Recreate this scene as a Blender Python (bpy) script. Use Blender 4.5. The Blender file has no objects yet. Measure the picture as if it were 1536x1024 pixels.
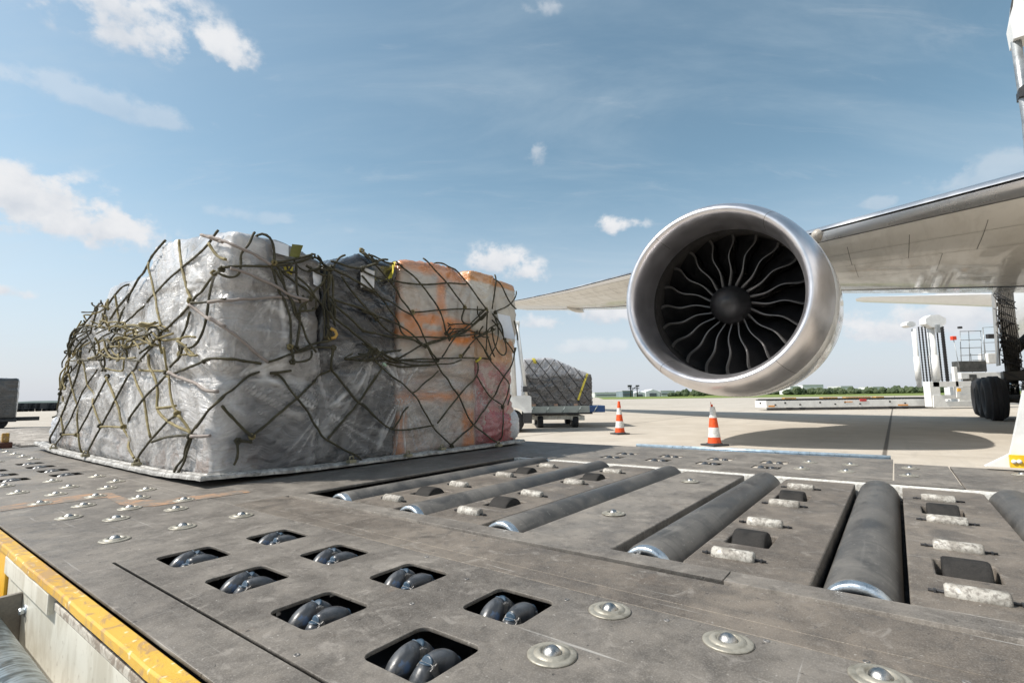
import bpy, bmesh, math, random
from mathutils import Vector, Matrix, noise
from mathutils.bvhtree import BVHTree
R = math.radians
random.seed(7)
S = bpy.context.scene
COL = S.collection

# ------------------------------------------------------------------ camera
HC = 1.0                                   # camera height above the apron
PITCH = math.atan(84/757); ROLL = R(.77); FPX = 757.0
fw = Vector((0, math.cos(PITCH), math.sin(PITCH)))
r0 = Vector((1, 0, 0)); u0 = r0.cross(fw)
imR = math.cos(ROLL)*r0 - math.sin(ROLL)*u0
imU = math.sin(ROLL)*r0 + math.cos(ROLL)*u0
CAMP = Vector((0, 0, HC))
cd = bpy.data.cameras.new('camera'); cam = bpy.data.objects.new('camera', cd); COL.objects.link(cam)
cd.sensor_width = 36; cd.lens = FPX/1536*36; cd.clip_start = .02; cd.clip_end = 20000
cam.matrix_world = Matrix(((imR.x, imU.x, -fw.x, 0), (imR.y, imU.y, -fw.y, 0), (imR.z, imU.z, -fw.z, HC), (0, 0, 0, 1)))
S.camera = cam
def ray(x, y): return fw + imR*((x-768)/FPX) - imU*((y-512)/FPX)
def onz(x, y, z=0.0):
    d = ray(x, y); return CAMP + d*((z-HC)/d.z)
def aty(x, y, Y):
    d = ray(x, y); return CAMP + d*(Y/d.y)

# ------------------------------------------------------------------ exposure, sun, sky
S.view_settings.view_transform = 'Standard'; S.view_settings.look = 'None'
S.view_settings.gamma = 1; S.view_settings.use_curve_mapping = False
S.view_settings.exposure = 0.25
SUN_AZ, SUN_EL = 263.0, 49.0
sd = bpy.data.lights.new('sun', 'SUN'); so = bpy.data.objects.new('sun', sd); COL.objects.link(so)
sd.energy = 5.0; sd.angle = R(.5); sd.color = (1, .955, .88)
tosun = Vector((math.sin(R(SUN_AZ))*math.cos(R(SUN_EL)), math.cos(R(SUN_AZ))*math.cos(R(SUN_EL)), math.sin(R(SUN_EL))))
so.rotation_euler = tosun.to_track_quat('Z', 'Y').to_euler()
W = bpy.data.worlds.new('World'); S.world = W; W.use_nodes = True
wn = W.node_tree; wn.nodes.clear()
class NG:
    """small node helper"""
    def __init__(s, nt): s.nt = nt
    def n(s, t, **k):
        x = s.nt.nodes.new(t)
        for a, b in k.items():
            if a in ('op',): x.operation = b
            else: setattr(x, a, b)
        return x
    def set(s, sock, v):
        if isinstance(v, bpy.types.NodeSocket): s.nt.links.new(v, sock)
        else:
            if hasattr(sock.default_value, '__len__') and not hasattr(v, '__len__'): v = (v,)*len(sock.default_value)
            elif hasattr(v, '__len__') and len(sock.default_value) == 4 and len(v) == 3: v = (*v, 1)
            sock.default_value = v
    def m(s, op, a, b=0.0, c=0.0, clamp=False):
        x = s.n('ShaderNodeMath', op=op); x.use_clamp = clamp
        s.set(x.inputs[0], a); s.set(x.inputs[1], b); s.set(x.inputs[2], c); return x.outputs[0]
    def vm(s, op, a, b=(0, 0, 0)):
        x = s.n('ShaderNodeVectorMath', op=op); s.set(x.inputs[0], a); s.set(x.inputs[1], b)
        return x.outputs['Value'] if op in ('DOT_PRODUCT', 'LENGTH', 'DISTANCE') else x.outputs[0]
    def noise(s, vec, scale, detail=4, rough=.5, dist=0, out=0):
        x = s.n('ShaderNodeTexNoise'); s.set(x.inputs['Vector'], vec); x.inputs['Scale'].default_value = scale
        x.inputs['Detail'].default_value = detail; x.inputs['Roughness'].default_value = rough
        x.inputs['Distortion'].default_value = dist; return x.outputs[out]
    def mix(s, f, a, b, blend='MIX'):
        x = s.n('ShaderNodeMix', data_type='RGBA', blend_type=blend); s.set(x.inputs[0], f); s.set(x.inputs[6], a); s.set(x.inputs[7], b)
        return x.outputs[2]
    def ramp(s, v, lo, hi, a=0.0, b=1.0):
        x = s.n('ShaderNodeMapRange', interpolation_type='SMOOTHSTEP'); s.set(x.inputs[0], v)
        for i, q in enumerate((lo, hi, a, b)): x.inputs[1+i].default_value = q
        return x.outputs[0]
    def mapping(s, vec, scale=(1, 1, 1), rot=(0, 0, 0), loc=(0, 0, 0)):
        x = s.n('ShaderNodeMapping'); s.set(x.inputs[0], vec); x.inputs['Scale'].default_value = scale
        x.inputs['Rotation'].default_value = rot; x.inputs['Location'].default_value = loc; return x.outputs[0]
g = NG(wn)
tc = g.n('ShaderNodeTexCoord'); D = tc.outputs['Generated']
sky = g.n('ShaderNodeTexSky', sky_type='NISHITA', sun_disc=False, sun_elevation=R(SUN_EL), sun_rotation=R(SUN_AZ),
          altitude=200, air_density=1.0, dust_density=1.6, ozone_density=1.6)
hs = g.n('ShaderNodeHueSaturation'); g.set(hs.inputs['Color'], sky.outputs[0]); hs.inputs['Saturation'].default_value = .93
hs.inputs['Value'].default_value = 1.50; hs.inputs['Hue'].default_value = .474
c = hs.outputs[0]
# thin high cloud veil, stretched streaks
DV = g.vm('NORMALIZE', D)
sp = g.n('ShaderNodeSeparateXYZ'); g.set(sp.inputs[0], DV); DZ = sp.outputs[2]
flat = g.n('ShaderNodeCombineXYZ'); zz = g.m('ADD', DZ, .25)
g.set(flat.inputs[0], g.m('DIVIDE', sp.outputs[0], zz)); g.set(flat.inputs[1], g.m('DIVIDE', sp.outputs[1], zz))
st = g.mapping(flat.outputs[0], scale=(.8, 2.2, 1), rot=(0, 0, R(28)))
veil = g.ramp(g.noise(st, 1.6, 7, .62, .5), .40, .85, 0, .34)
c = g.mix(veil, c, (5.8, 6.9, 7.7))
wispm = g.mapping(flat.outputs[0], scale=(1.2, 5, 1), rot=(0, 0, R(-35)))
wisp = g.ramp(g.noise(wispm, 2.2, 8, .65, .8), .55, .85, 0, .22)
c = g.mix(wisp, c, (7.5, 7.8, 8.1))
# pale milky band low over the horizon
hz = g.m('MULTIPLY', g.ramp(DZ, -.02, .42, 1, 0), .78)
c = g.mix(hz, c, (6.9, 7.45, 8.3))
# cumulus: soft lobes broken by noise in direction space
nz = g.noise(g.vm('MULTIPLY', DV, (1, 1, 1.35)), 11, 8, .58)
nz2 = g.noise(g.vm('ADD', DV, (3.1, 1.7, .4)), 26, 5, .55)
CL = [(185, 24, 88, 38, .85), (240, 55, 40, 16, .5), (330, 76, 38, 22, .85), (70, 312, 70, 34, .9), (125, 342, 82, 28, .95), (25, 285, 45, 28, .8), (0, 436, 22, 10, .9), (915, 341, 54, 19, 1.0),
      (745, 388, 50, 30, 1.1), (795, 410, 44, 24, 1.0), (900, 470, 75, 24, .95), (820, 482, 70, 20, .8), (800, 225, 20, 30, .42), (1395, 480, 110, 32, .95), (1330, 494, 55, 18, .8),
      (1455, 466, 60, 28, .8), (1475, 268, 60, 20, .3), (1320, 305, 24, 8, .25), (835, 8, 40, 16, .4), (180, 160, 95, 16, .3), (890, 520, 90, 16, .45), (420, 330, 90, 14, .2), (1050, 620, 10, 5, .1)]
for (px, py, rx, ry, s_) in CL:
    d = ray(px, py).normalized(); ax = Vector((d.y, -d.x, 0)).normalized(); ay = ax.cross(d)
    k = FPX/ (ray(px, py).length)
    a = g.m('MULTIPLY', g.vm('DOT_PRODUCT', DV, ax), k/rx)
    b = g.m('MULTIPLY', g.vm('DOT_PRODUCT', DV, ay), k/ry)
    h = g.m('MULTIPLY', b, b)
    # flatter base: stretch the lower half
    low = g.m('MULTIPLY', g.m('MINIMUM', b, 0), g.m('MINIMUM', b, 0))
    r2 = g.m('ADD', g.m('ADD', g.m('MULTIPLY', a, a), h), g.m('MULTIPLY', low, .9))
    lobe = g.m('SUBTRACT', 1.0, g.m('SQRT', r2))
    fr = g.m('GREATER_THAN', g.vm('DOT_PRODUCT', DV, d), 0)
    q = g.m('ADD', g.m('MULTIPLY', lobe, 1.0), g.m('MULTIPLY', g.m('SUBTRACT', nz, .52), 3.6))
    q = g.m('ADD', q, g.m('MULTIPLY', g.m('SUBTRACT', nz2, .5), 1.1))
    mask = g.m('MULTIPLY', g.m('MULTIPLY', g.ramp(q, .05, .70, 0, min(1, s_*1.08)), g.ramp(lobe, -.25, .3)), fr)
    shade = g.ramp(g.m('ADD', b, g.m('MULTIPLY', g.m('SUBTRACT', nz2, .5), 2.5)), -1.0, .6)
    c = g.mix(mask, c, g.mix(shade, (6.3, 6.75, 7.4), (8.4, 8.5, 8.7)))
bg = g.n('ShaderNodeBackground'); g.set(bg.inputs[0], c); bg.inputs[1].default_value = .085
wo = g.n('ShaderNodeOutputWorld'); wn.links.new(bg.outputs[0], wo.inputs[0])

# ------------------------------------------------------------------ materials
MATS = {}
def mat(name, fn):
    if name in MATS: return MATS[name]
    m = bpy.data.materials.new(name); m.use_nodes = True; nt = m.node_tree; nt.nodes.clear()
    g = NG(nt); p = g.n('ShaderNodeBsdfPrincipled'); o = g.n('ShaderNodeOutputMaterial'); nt.links.new(p.outputs[0], o.inputs[0])
    tcn = g.n('ShaderNodeTexCoord'); fn(g, p, tcn.outputs['Object'], o); MATS[name] = m; return m
def bump(g, p, h, strength=.3, dist=.01, inp='Normal'):
    b = g.n('ShaderNodeBump'); g.set(b.inputs['Height'], h); b.inputs['Strength'].default_value = strength; b.inputs['Distance'].default_value = dist
    g.nt.links.new(b.outputs[0], p.inputs[inp]); return b
def simple(name, col, rough=.5, metal=0, var=.25, scale=8, bumps=.15, spec=.5, coat=0):
    def fn(g, p, O, o):
        n = g.noise(O, scale, 6, .6); n2 = g.noise(O, scale*9, 3, .6)
        f = g.m('ADD', g.m('MULTIPLY', n, .7), g.m('MULTIPLY', n2, .3))
        f = g.ramp(f, .3, .7)
        lo = tuple(max(0, x*(1-var)) for x in col); hi = tuple(min(1, x*(1+var*.6)) for x in col)
        g.set(p.inputs['Base Color'], g.mix(f, lo, hi)); p.inputs['Metallic'].default_value = metal
        g.set(p.inputs['Roughness'], g.ramp(n, .3, .7, max(.03, rough-.1), min(1, rough+.12)))
        p.inputs['Specular IOR Level'].default_value = spec; p.inputs['Coat Weight'].default_value = coat; p.inputs['Coat Roughness'].default_value = .1
        if bumps: bump(g, p, n2, bumps, .004)
    return mat(name, fn)

def deckfn(tone=(1, 1, 1), wear=1.0, seedv=0.0):
    def fn(g, p, O, o):
        O = g.vm('ADD', O, (seedv, seedv*.7, 0))
        big = g.noise(O, 2.3, 6, .62, .6); mid = g.noise(O, 9, 7, .65, .3); fine = g.noise(O, 75, 5, .65); grit = g.noise(O, 340, 3, .6)
        c1 = tuple(x*y for x, y in zip((.072, .062, .052), tone)); c2 = tuple(x*y for x, y in zip((.205, .184, .158), tone))
        f = g.ramp(g.m('ADD', g.m('MULTIPLY', big, .55), g.m('MULTIPLY', mid, .45)), .36, .64)
        c = g.mix(f, c1, c2)
        c = g.mix(g.ramp(fine, .30, .72, 0, .55), c, tuple(x*y for x, y in zip((.17, .155, .138), tone)))
        # oily stains
        st = g.ramp(g.noise(g.vm('ADD', O, (5, 2, 0)), 4.2, 4, .55, 1.2), .56, .74, 0, .65*wear)
        c = g.mix(st, c, (.06, .053, .046))
        # rusty brown hints
        ru = g.ramp(g.noise(g.vm('ADD', O, (1, 8, 0)), 6.5, 5, .6, .5), .62, .78, 0, .28)
        c = g.mix(ru, c, (.19, .13, .085))
        # scratches along the deck, in two directions
        s1 = g.noise(g.mapping(O, scale=(95, 2.6, 1), rot=(0, 0, R(4))), 1, 4, .6, .3)
        s2 = g.noise(g.mapping(O, scale=(3, 120, 1), rot=(0, 0, R(-9))), 1, 4, .6, .3)
        pat = g.ramp(g.noise(O, 5, 3, .5), .42, .62)
        sc = g.m('MULTIPLY', g.m('MAXIMUM', g.ramp(s1, .62, .74), g.m('MULTIPLY', g.ramp(s2, .66, .76), .6)), pat)
        c = g.mix(g.m('MULTIPLY', sc, .75*wear), c, (.40, .385, .36))
        # dust specks and chips
        sp = g.ramp(g.noise(g.vm('ADD', O, (9, 9, 0)), 130, 2, .5), .70, .76)
        c = g.mix(g.m('MULTIPLY', sp, .6), c, (.42, .40, .37))
        ch = g.ramp(g.noise(g.vm('ADD', O, (2, 9, 4)), 60, 2, .4), .71, .76)
        c = g.mix(g.m('MULTIPLY', ch, .75), c, (.055, .05, .045))
        mot = g.noise(O, 24, 6, .7, .4); c = g.mix(g.ramp(mot, .50, .68, 0, .55), c, (.075, .067, .058)); c = g.mix(g.ramp(g.noise(g.vm('ADD', O, (6, 1, 3)), 17, 7, .7, .8), .54, .68, 0, .5), c, (.29, .265, .235))
        c = g.mix(g.ramp(grit, .45, .75, 0, .45), c, (.30, .275, .245))
        g.set(p.inputs['Base Color'], c)
        g.set(p.inputs['Roughness'], g.m('SUBTRACT', g.ramp(mid, .3, .7, .5, .78), g.m('MULTIPLY', st, .15)))
        p.inputs['Metallic'].default_value = .12
        h = g.m('ADD', g.m('MULTIPLY', grit, .35), g.m('ADD', g.m('MULTIPLY', fine, .5), g.m('MULTIPLY', sc, -.4)))
        h = g.m('ADD', h, g.m('MULTIPLY', ch, -.8))
        bump(g, p, h, .45, .0025)
    return fn
M_deck = mat('worn deck paint', deckfn()); M_deck2 = mat('worn deck paint pale', deckfn((1.12, 1.12, 1.12), .8, 3.3)); M_deck3 = mat('worn deck paint brown', deckfn((.92, .87, .82), 1.1, 7.7))
M_well = simple('black well', (.02, .02, .02), .7, 0, .4, 20)
def rollfn(g, p, O, o):
    n = g.noise(g.mapping(O, scale=(2, 30, 30)), 2, 5, .6); n2 = g.noise(O, 6, 6, .6, .6)
    c = g.mix(g.ramp(n2, .35, .65), (.058, .056, .053), (.125, .118, .108)); c = g.mix(g.ramp(n, .55, .8, 0, .4), c, (.19, .18, .165))
    c = g.mix(g.ramp(g.noise(O, 90, 3, .5), .62, .72, 0, .4), c, (.24, .23, .21))
    ring = g.noise(g.mapping(O, scale=(60, .4, .4)), 1, 3, .6); c = g.mix(g.ramp(ring, .5, .75, 0, .35), c, (.045, .044, .043))
    g.set(p.inputs['Base Color'], c); g.set(p.inputs['Roughness'], g.ramp(n2, .3, .7, .38, .62)); p.inputs['Metallic'].default_value = .1
    bump(g, p, g.noise(O, 160, 4, .6), .25, .002)
M_roll = mat('roller rubber', rollfn)
M_zinc = simple('zinc', (.55, .60, .64), .32, .9, .3, 30, .2)
M_steel = simple('ball steel', (.46, .45, .43), .36, 1, .35, 60, .15)
def flangefn(g, p, O, o):
    n = g.noise(O, 40, 6, .6); c = g.mix(g.ramp(n, .30, .60), (.20, .185, .15), (.33, .31, .26))
    g.set(p.inputs['Base Color'], c); p.inputs['Metallic'].default_value = .35; p.inputs['Roughness'].default_value = .48; bump(g, p, g.noise(O, 200, 3), .3, .002)
M_flange = mat('ball flange', flangefn)
def barrelfn(g, p, O, o):
    n = g.noise(O, 26, 5, .6, 1.0); c = g.mix(g.ramp(n, .40, .62), (.040, .043, .048), (.075, .080, .088))
    c = g.mix(g.ramp(g.noise(g.vm('ADD', O, (4, 4, 4)), 30, 4, .6), .58, .70, 0, .75), c, (.07, .13, .24))
    c = g.mix(g.ramp(g.noise(O, 140, 3, .5), .6, .75, 0, .4), c, (.2, .19, .17))
    g.set(p.inputs['Base Color'], c); g.set(p.inputs['Roughness'], g.ramp(n, .3, .7, .28, .5)); bump(g, p, g.noise(O, 150, 3), .15, .002)
M_barrel = mat('barrel roller rubber', barrelfn)
M_blue = simple('blue plastic hub', (.035, .065, .10), .45, 0, .3, 60)
M_bracket = simple('cast bracket', (.24, .23, .22), .5, .5, .5, 70, .3)
def nylonfn(g, p, O, o):
    n = g.noise(O, 28, 6, .65, .6); n2 = g.noise(O, 120, 4, .6)
    c = g.mix(g.ramp(n, .38, .6), (.46, .44, .395), (.24, .22, .19)); c = g.mix(g.ramp(n2, .46, .66, 0, .8), c, (.13, .115, .10))
    g.set(p.inputs['Base Color'], c); p.inputs['Roughness'].default_value = .55; bump(g, p, n2, .4, .003)
M_nylon = mat('white nylon roller', nylonfn)
def chipyel(g, p, O, o):
    n = g.noise(g.mapping(O, scale=(1.6, 1, 1), rot=(0, 0, R(30))), 22, 7, .68, 1.0); b = g.noise(O, 3.5, 4, .5)
    c = g.mix(g.ramp(b, .35, .65), (.50, .28, .02), (.58, .36, .05))
    t = g.m('ADD', n, g.m('MULTIPLY', g.m('SUBTRACT', b, .5), -.35))
    c = g.mix(g.ramp(t, .46, .60, 0, .8), c, (.34, .21, .10)); c = g.mix(g.ramp(g.noise(O, 60, 4), .62, .7, 0, .8), c, (.72, .62, .38))
    g.set(p.inputs['Base Color'], c); p.inputs['Roughness'].default_value = .5; bump(g, p, n, .5, .003)
M_yel = mat('chipped yellow paint', chipyel)
def creamfn(g, p, O, o):
    n = g.noise(g.mapping(O, scale=(2, 2, .7)), 7, 7, .65, .6); n2 = g.noise(O, 60, 5, .6)
    c = g.mix(g.ramp(n, .4, .66), (.66, .64, .56), (.50, .47, .39)); c = g.mix(g.ramp(n2, .58, .72, 0, .5), c, (.30, .26, .20))
    g.set(p.inputs['Base Color'], c); p.inputs['Roughness'].default_value = .42; bump(g, p, n2, .2, .002)
M_cream = mat('dirty cream paint', creamfn)
def flangeDirty(g, p, O, o):
    n = g.noise(O, 24, 7, .7, .8)
    c = g.mix(g.ramp(n, .42, .58), (.50, .47, .41), (.25, .21, .17)); g.set(p.inputs['Base Color'], c); p.inputs['Roughness'].default_value = .7; bump(g, p, n, .6, .005)
M_ledge = mat('grimy ledge paint', flangeDirty)
def whitech(g, p, O, o):
    n = g.noise(O, 70, 4, .6); c = g.mix(g.ramp(n, .4, .62), (.66, .65, .61), (.44, .42, .38)); g.set(p.inputs['Base Color'], c)
    p.inputs['Roughness'].default_value = .7; bump(g, p, n, .5, .003)
M_white_ch = mat('speckled white channel', whitech)
M_orangep = simple('faded orange paint', (.42, .24, .12), .7, 0, .4, 14)
M_dark = simple('dark steel', (.05, .05, .052), .5, .4, .4, 12)
M_rubber = simple('black tyre rubber', (.018, .018, .02), .75, 0, .4, 14, .3)
M_white = simple('white equipment paint', (.74, .74, .72), .38, 0, .14, 3, .05)
M_grey = simple('grey galvanised rail', (.33, .35, .36), .4, .6, .3, 20)
def apron(g, p, O, o):
    # slabs in the loader's frame; tone differs from slab to slab
    Q = g.mapping(O, rot=(0, 0, R(-53)))
    sq = g.n('ShaderNodeSeparateXYZ'); g.set(sq.inputs[0], Q)
    SL = 7.5; OX, OY = 3.0, JOINT_B
    fx = g.m('DIVIDE', g.m('SUBTRACT', sq.outputs[0], OX), SL); fy = g.m('DIVIDE', g.m('SUBTRACT', sq.outputs[1], OY), SL)
    ix = g.m('FLOOR', fx); iy = g.m('FLOOR', fy)
    cc = g.n('ShaderNodeCombineXYZ'); g.set(cc.inputs[0], ix); g.set(cc.inputs[1], iy)
    wn_ = g.n('ShaderNodeTexWhiteNoise'); g.set(wn_.inputs[0], cc.outputs[0]); tone = wn_.outputs['Value']
    dx = g.m('MULTIPLY', g.m('SUBTRACT', .5, g.m('ABSOLUTE', g.m('SUBTRACT', g.m('FRACT', fx), .5))), SL)
    dy = g.m('MULTIPLY', g.m('SUBTRACT', .5, g.m('ABSOLUTE', g.m('SUBTRACT', g.m('FRACT', fy), .5))), SL)
    jy = g.ramp(dy, .018, .045, .85, 0); jx = g.ramp(dx, .01, .03, .30, 0)
    big = g.noise(O, .11, 6, .6, .4); mid = g.noise(O, 1.1, 7, .65, .4); fine = g.noise(O, 30, 5, .65)
    c = g.mix(g.ramp(g.m('ADD', g.m('MULTIPLY', big, .5), g.m('MULTIPLY', mid, .5)), .36, .64), (.40, .355, .295), (.51, .465, .40))
    c = g.mix(g.m('MULTIPLY', tone, .22), c, (.37, .335, .285)); c = g.mix(g.ramp(fine, .35, .7, 0, .25), c, (.33, .30, .26))
    tr = g.ramp(g.noise(g.mapping(Q, scale=(.25, 3.5, 1)), 1, 5, .6, .3), .55, .75, 0, .35); c = g.mix(tr, c, (.29, .265, .23))
    oil = g.ramp(g.noise(g.vm('ADD', O, (7, 3, 0)), .9, 4, .5, 1), .66, .76, 0, .45); c = g.mix(oil, c, (.19, .17, .15))
    tm = g.m('MULTIPLY', g.ramp(g.noise(g.mapping(O, scale=(.10, 2.6, 1), rot=(0, 0, R(-8))), 1, 4, .6, .2), .60, .70, 0, .38), g.ramp(g.noise(O, .25, 3, .5), .45, .6)); c = g.mix(tm, c, (.20, .185, .165))
    c = g.mix(g.m('MAXIMUM', jx, jy), c, (.07, .06, .05))
    g.set(p.inputs['Base Color'], c); p.inputs['Roughness'].default_value = .82; p.inputs['Specular IOR Level'].default_value = .3
    bump(g, p, fine, .3, .01)

# ------------------------------------------------------------------ mesh helpers
class MB:
    def __init__(s): s.bm = bmesh.new(); s.mi = 0
    def face(s, vs):
        try: f = s.bm.faces.new(vs); f.material_index = s.mi; return f
        except ValueError: return None
    def box(s, x0, y0, z0, x1, y1, z1, bev=0, mtx=None):
        t = bmesh.new(); bmesh.ops.create_cube(t, size=1)
        for v in t.verts: v.co = Vector(((x0+x1)/2+v.co.x*(x1-x0), (y0+y1)/2+v.co.y*(y1-y0), (z0+z1)/2+v.co.z*(z1-z0)))
        if bev: bmesh.ops.bevel(t, geom=t.edges[:], offset=bev, segments=2, profile=.6, affect='EDGES')
        s.merge(t, mtx)
    def merge(s, t, mtx=None):
        if mtx is not None: t.transform(mtx)
        vm = {v: s.bm.verts.new(v.co) for v in t.verts}
        for f in t.faces:
            nf = s.face([vm[v] for v in f.verts])
            if nf: nf.smooth = f.smooth
        t.free()
    def tube(s, pts, r, n=8, cap=True, smooth=True):
        pts = [Vector(p) for p in pts]; rs = r if hasattr(r, '__len__') else [r]*len(pts); rings = []
        ref = None
        for i, p in enumerate(pts):
            t = (pts[min(i+1, len(pts)-1)]-pts[max(i-1, 0)])
            if t.length < 1e-9: t = Vector((0, 0, 1))
            t.normalize()
            if ref is None: ref = Vector((0, 0, 1)) if abs(t.z) < .9 else Vector((1, 0, 0))
            a = (ref-t*ref.dot(t))
            if a.length < 1e-6: a = t.orthogonal()
            a.normalize(); ref = a; b = t.cross(a)
            rings.append([s.bm.verts.new(p+(a*math.cos(2*math.pi*k/n)+b*math.sin(2*math.pi*k/n))*rs[i]) for k in range(n)])
        for A, B in zip(rings, rings[1:]):
            for k in range(n):
                f = s.face((A[k], A[(k+1) % n], B[(k+1) % n], B[k]))
                if f: f.smooth = smooth
        if cap: s.face(rings[0][::-1]); s.face(rings[-1])
    def lathe(s, prof, n=32, mtx=None, axis='z', smooth=True):
        """prof: (radius, height) pairs"""
        mtx = mtx or Matrix(); rings = []
        for r, h in prof:
            if r < 1e-6: rings.append([s.bm.verts.new(mtx @ (Vector((0, 0, h)) if axis == 'z' else Vector((h, 0, 0))))]); continue
            ring = []
            for k in range(n):
                a = 2*math.pi*k/n; q = Vector((r*math.cos(a), r*math.sin(a), h)) if axis == 'z' else Vector((h, r*math.cos(a), r*math.sin(a)))
                ring.append(s.bm.verts.new(mtx @ q))
            rings.append(ring)
        for A, B in zip(rings, rings[1:]):
            for k in range(n):
                if len(A) == 1 and len(B) == 1: break
                if len(A) == 1: f = s.face((A[0], B[(k+1) % n], B[k]))
                elif len(B) == 1: f = s.face((A[k], A[(k+1) % n], B[0]))
                else: f = s.face((A[k], A[(k+1) % n], B[(k+1) % n], B[k]))
                if f: f.smooth = smooth
    def prism(s, poly, d0, d1, fn):
        """poly of 2D points, extruded between d0 and d1; fn maps (u,v,d) to a point"""
        A = [s.bm.verts.new(fn(u, v, d0)) for u, v in poly]; B = [s.bm.verts.new(fn(u, v, d1)) for u, v in poly]; n = len(poly)
        s.face(A[::-1]); s.face(B)
        for k in range(n): s.face((A[k], A[(k+1) % n], B[(k+1) % n], B[k]))
    def build(s, name, mats, parent=None, recalc=True, autosmooth=None):
        if recalc: bmesh.ops.recalc_face_normals(s.bm, faces=s.bm.faces[:])
        me = bpy.data.meshes.new(name); s.bm.to_mesh(me); s.bm.free()
        for m in (mats if isinstance(mats, (list, tuple)) else [mats]): me.materials.append(m)
        o = bpy.data.objects.new(name, me); COL.objects.link(o)
        if parent: o.parent = parent
        return o
def empty(name, loc=(0, 0, 0), rz=0, label=None, cat=None, group=None):
    o = bpy.data.objects.new(name, None); COL.objects.link(o); o.location = loc; o.rotation_euler.z = rz; o.empty_display_size = .2
    return tag(o, label, cat, group)
def tag(o, label=None, cat=None, group=None, kind=None):
    for k, v in (('label', label), ('category', cat), ('group', group), ('kind', kind)):
        if v: o[k] = v
    return o
def copy_tree(o, parent=None, loc=None):
    c = o.copy(); COL.objects.link(c)
    if parent: c.parent = parent
    if loc is not None: c.location = loc
    for ch in list(o.children): copy_tree(ch, c)
    return c
def rrect(x0, y0, x1, y1, r, n=4):
    P = []
    for cx, cy, a0 in ((x1-r, y1-r, 0), (x0+r, y1-r, 90), (x0+r, y0+r, 180), (x1-r, y0+r, 270)):
        for k in range(n+1):
            a = R(a0+90*k/n); P.append((cx+r*math.cos(a), cy+r*math.sin(a)))
    return P
def plate(name, outer, holes, ztop, thick, m, parent, bev=.0025):
    cu = bpy.data.curves.new(name, 'CURVE'); cu.dimensions = '2D'; cu.fill_mode = 'BOTH'; cu.extrude = max(.0005, thick/2-bev); cu.bevel_depth = bev; cu.bevel_resolution = 1
    cu.offset = -bev
    for poly in [outer]+holes:
        sp = cu.splines.new('POLY'); sp.points.add(len(poly)-1); sp.use_cyclic_u = True
        for q, (x, y) in zip(sp.points, poly): q.co = (x, y, 0, 1)
    ob = bpy.data.objects.new('tmp', cu); COL.objects.link(ob); bpy.context.view_layer.update()
    me = bpy.data.meshes.new_from_object(ob.evaluated_get(bpy.context.evaluated_depsgraph_get()))
    bpy.data.objects.remove(ob); bpy.data.curves.remove(cu); me.name = name
    me.transform(Matrix.Translation((0, 0, ztop-thick/2))); me.materials.clear(); me.materials.append(m)
    for q in me.polygons: q.material_index = 0
    o = bpy.data.objects.new(name, me); COL.objects.link(o); o.parent = parent; return o
def rect(x0, y0, x1, y1): return [(x0, y0), (x1, y0), (x1, y1), (x0, y1)]

ROT = R(53)
UU = Vector((math.cos(ROT), math.sin(ROT), 0)); WW = Vector((-math.sin(ROT), math.cos(ROT), 0))
def AB(a, b, z=0): return UU*a + WW*b + Vector((0, 0, z))
_p = onz(1327, 680, 0); JOINT_B = _p.dot(WW)
exec_parts = []

# ------------------------------------------------------------------ ground
M_apron = mat('apron concrete', apron)
mb = MB(); v = [mb.bm.verts.new(p) for p in ((-6000, -3000, 0), (6000, -3000, 0), (6000, 9000, 0), (-6000, 9000, 0))]; mb.face(v)
tag(mb.build('ground', M_apron), kind='structure')
def grassfn(g, p, O, o):
    n = g.noise(O, .05, 6, .6); n2 = g.noise(O, .9, 5, .6)
    c = g.mix(g.ramp(n, .35, .65), (.125, .175, .025), (.19, .23, .045)); c = g.mix(g.ramp(n2, .4, .7, 0, .5), c, (.10, .135, .025))
    g.set(p.inputs['Base Color'], c); p.inputs['Roughness'].default_value = .9
M_grass = mat('airfield grass', grassfn)
def sheet(name, pts, z, m, kind='structure'):
    mb = MB(); mb.face([mb.bm.verts.new((x, y, z)) for x, y in pts]); return tag(mb.build(name, m), kind=kind)
sheet('grass', [(28, 165), (130, 150), (900, 240), (2600, 900), (2600, 2500), (120, 2500), (70, 420), (34, 190)], .03, M_grass)

# ------------------------------------------------------------------ cargo loader under the camera
ZD = .62
L = empty('cargo_loader', rz=ROT, label='worn grey cargo loader deck with rollers, ball units and omni wheels in the foreground', cat='cargo loader')
def aw(x, y, z=ZD): q = onz(x, y, z); return q.dot(UU), q.dot(WW)
wb = [1.42, 1.145, .872, .600]; wbl = [3.60, 3.885, 4.18, 4.47]
holes = []; wheels = []
for b in wb:
    holes.append(rrect(.497, b-.066, .626, b+.066, .018)); wheels.append((.5615, b, 1))
    holes.append(rrect(.713, b-.066, .836, b+.066, .018)); wheels.append((.7745, b, 1))
for b in wbl:
    holes.append(rrect(.497, b-.066, .626, b+.066, .018)); wheels.append((.5615, b, 0))
    holes.append(rrect(.705, b-.066, .838, b+.066, .018)); wheels.append((.7715, b, 0))
slit = rect(.424, -1.55, .431, 1.53)
plate('deck_plate', rect(.338, -1.6, .905, 6.2), holes+[slit], ZD, .007, M_deck, L, .001)
plate('deck_plate', rect(.9062, -1.6, .955, 1.985), [], ZD+.0005, .03, M_deck3, L, .001)
plate('deck_plate', rect(.9565, -1.6, 1.101, 1.985), [], ZD+.001, .03, M_deck3, L, .001)
plate('deck_rail', rect(1.125, .3145, 1.192, 1.985), [], ZD+.001, .05, M_deck2, L, .001)
plate('deck_rail', rect(1.125, -1.6, 1.192, .3115), [], ZD+.001, .05, M_deck2, L, .001)
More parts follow.
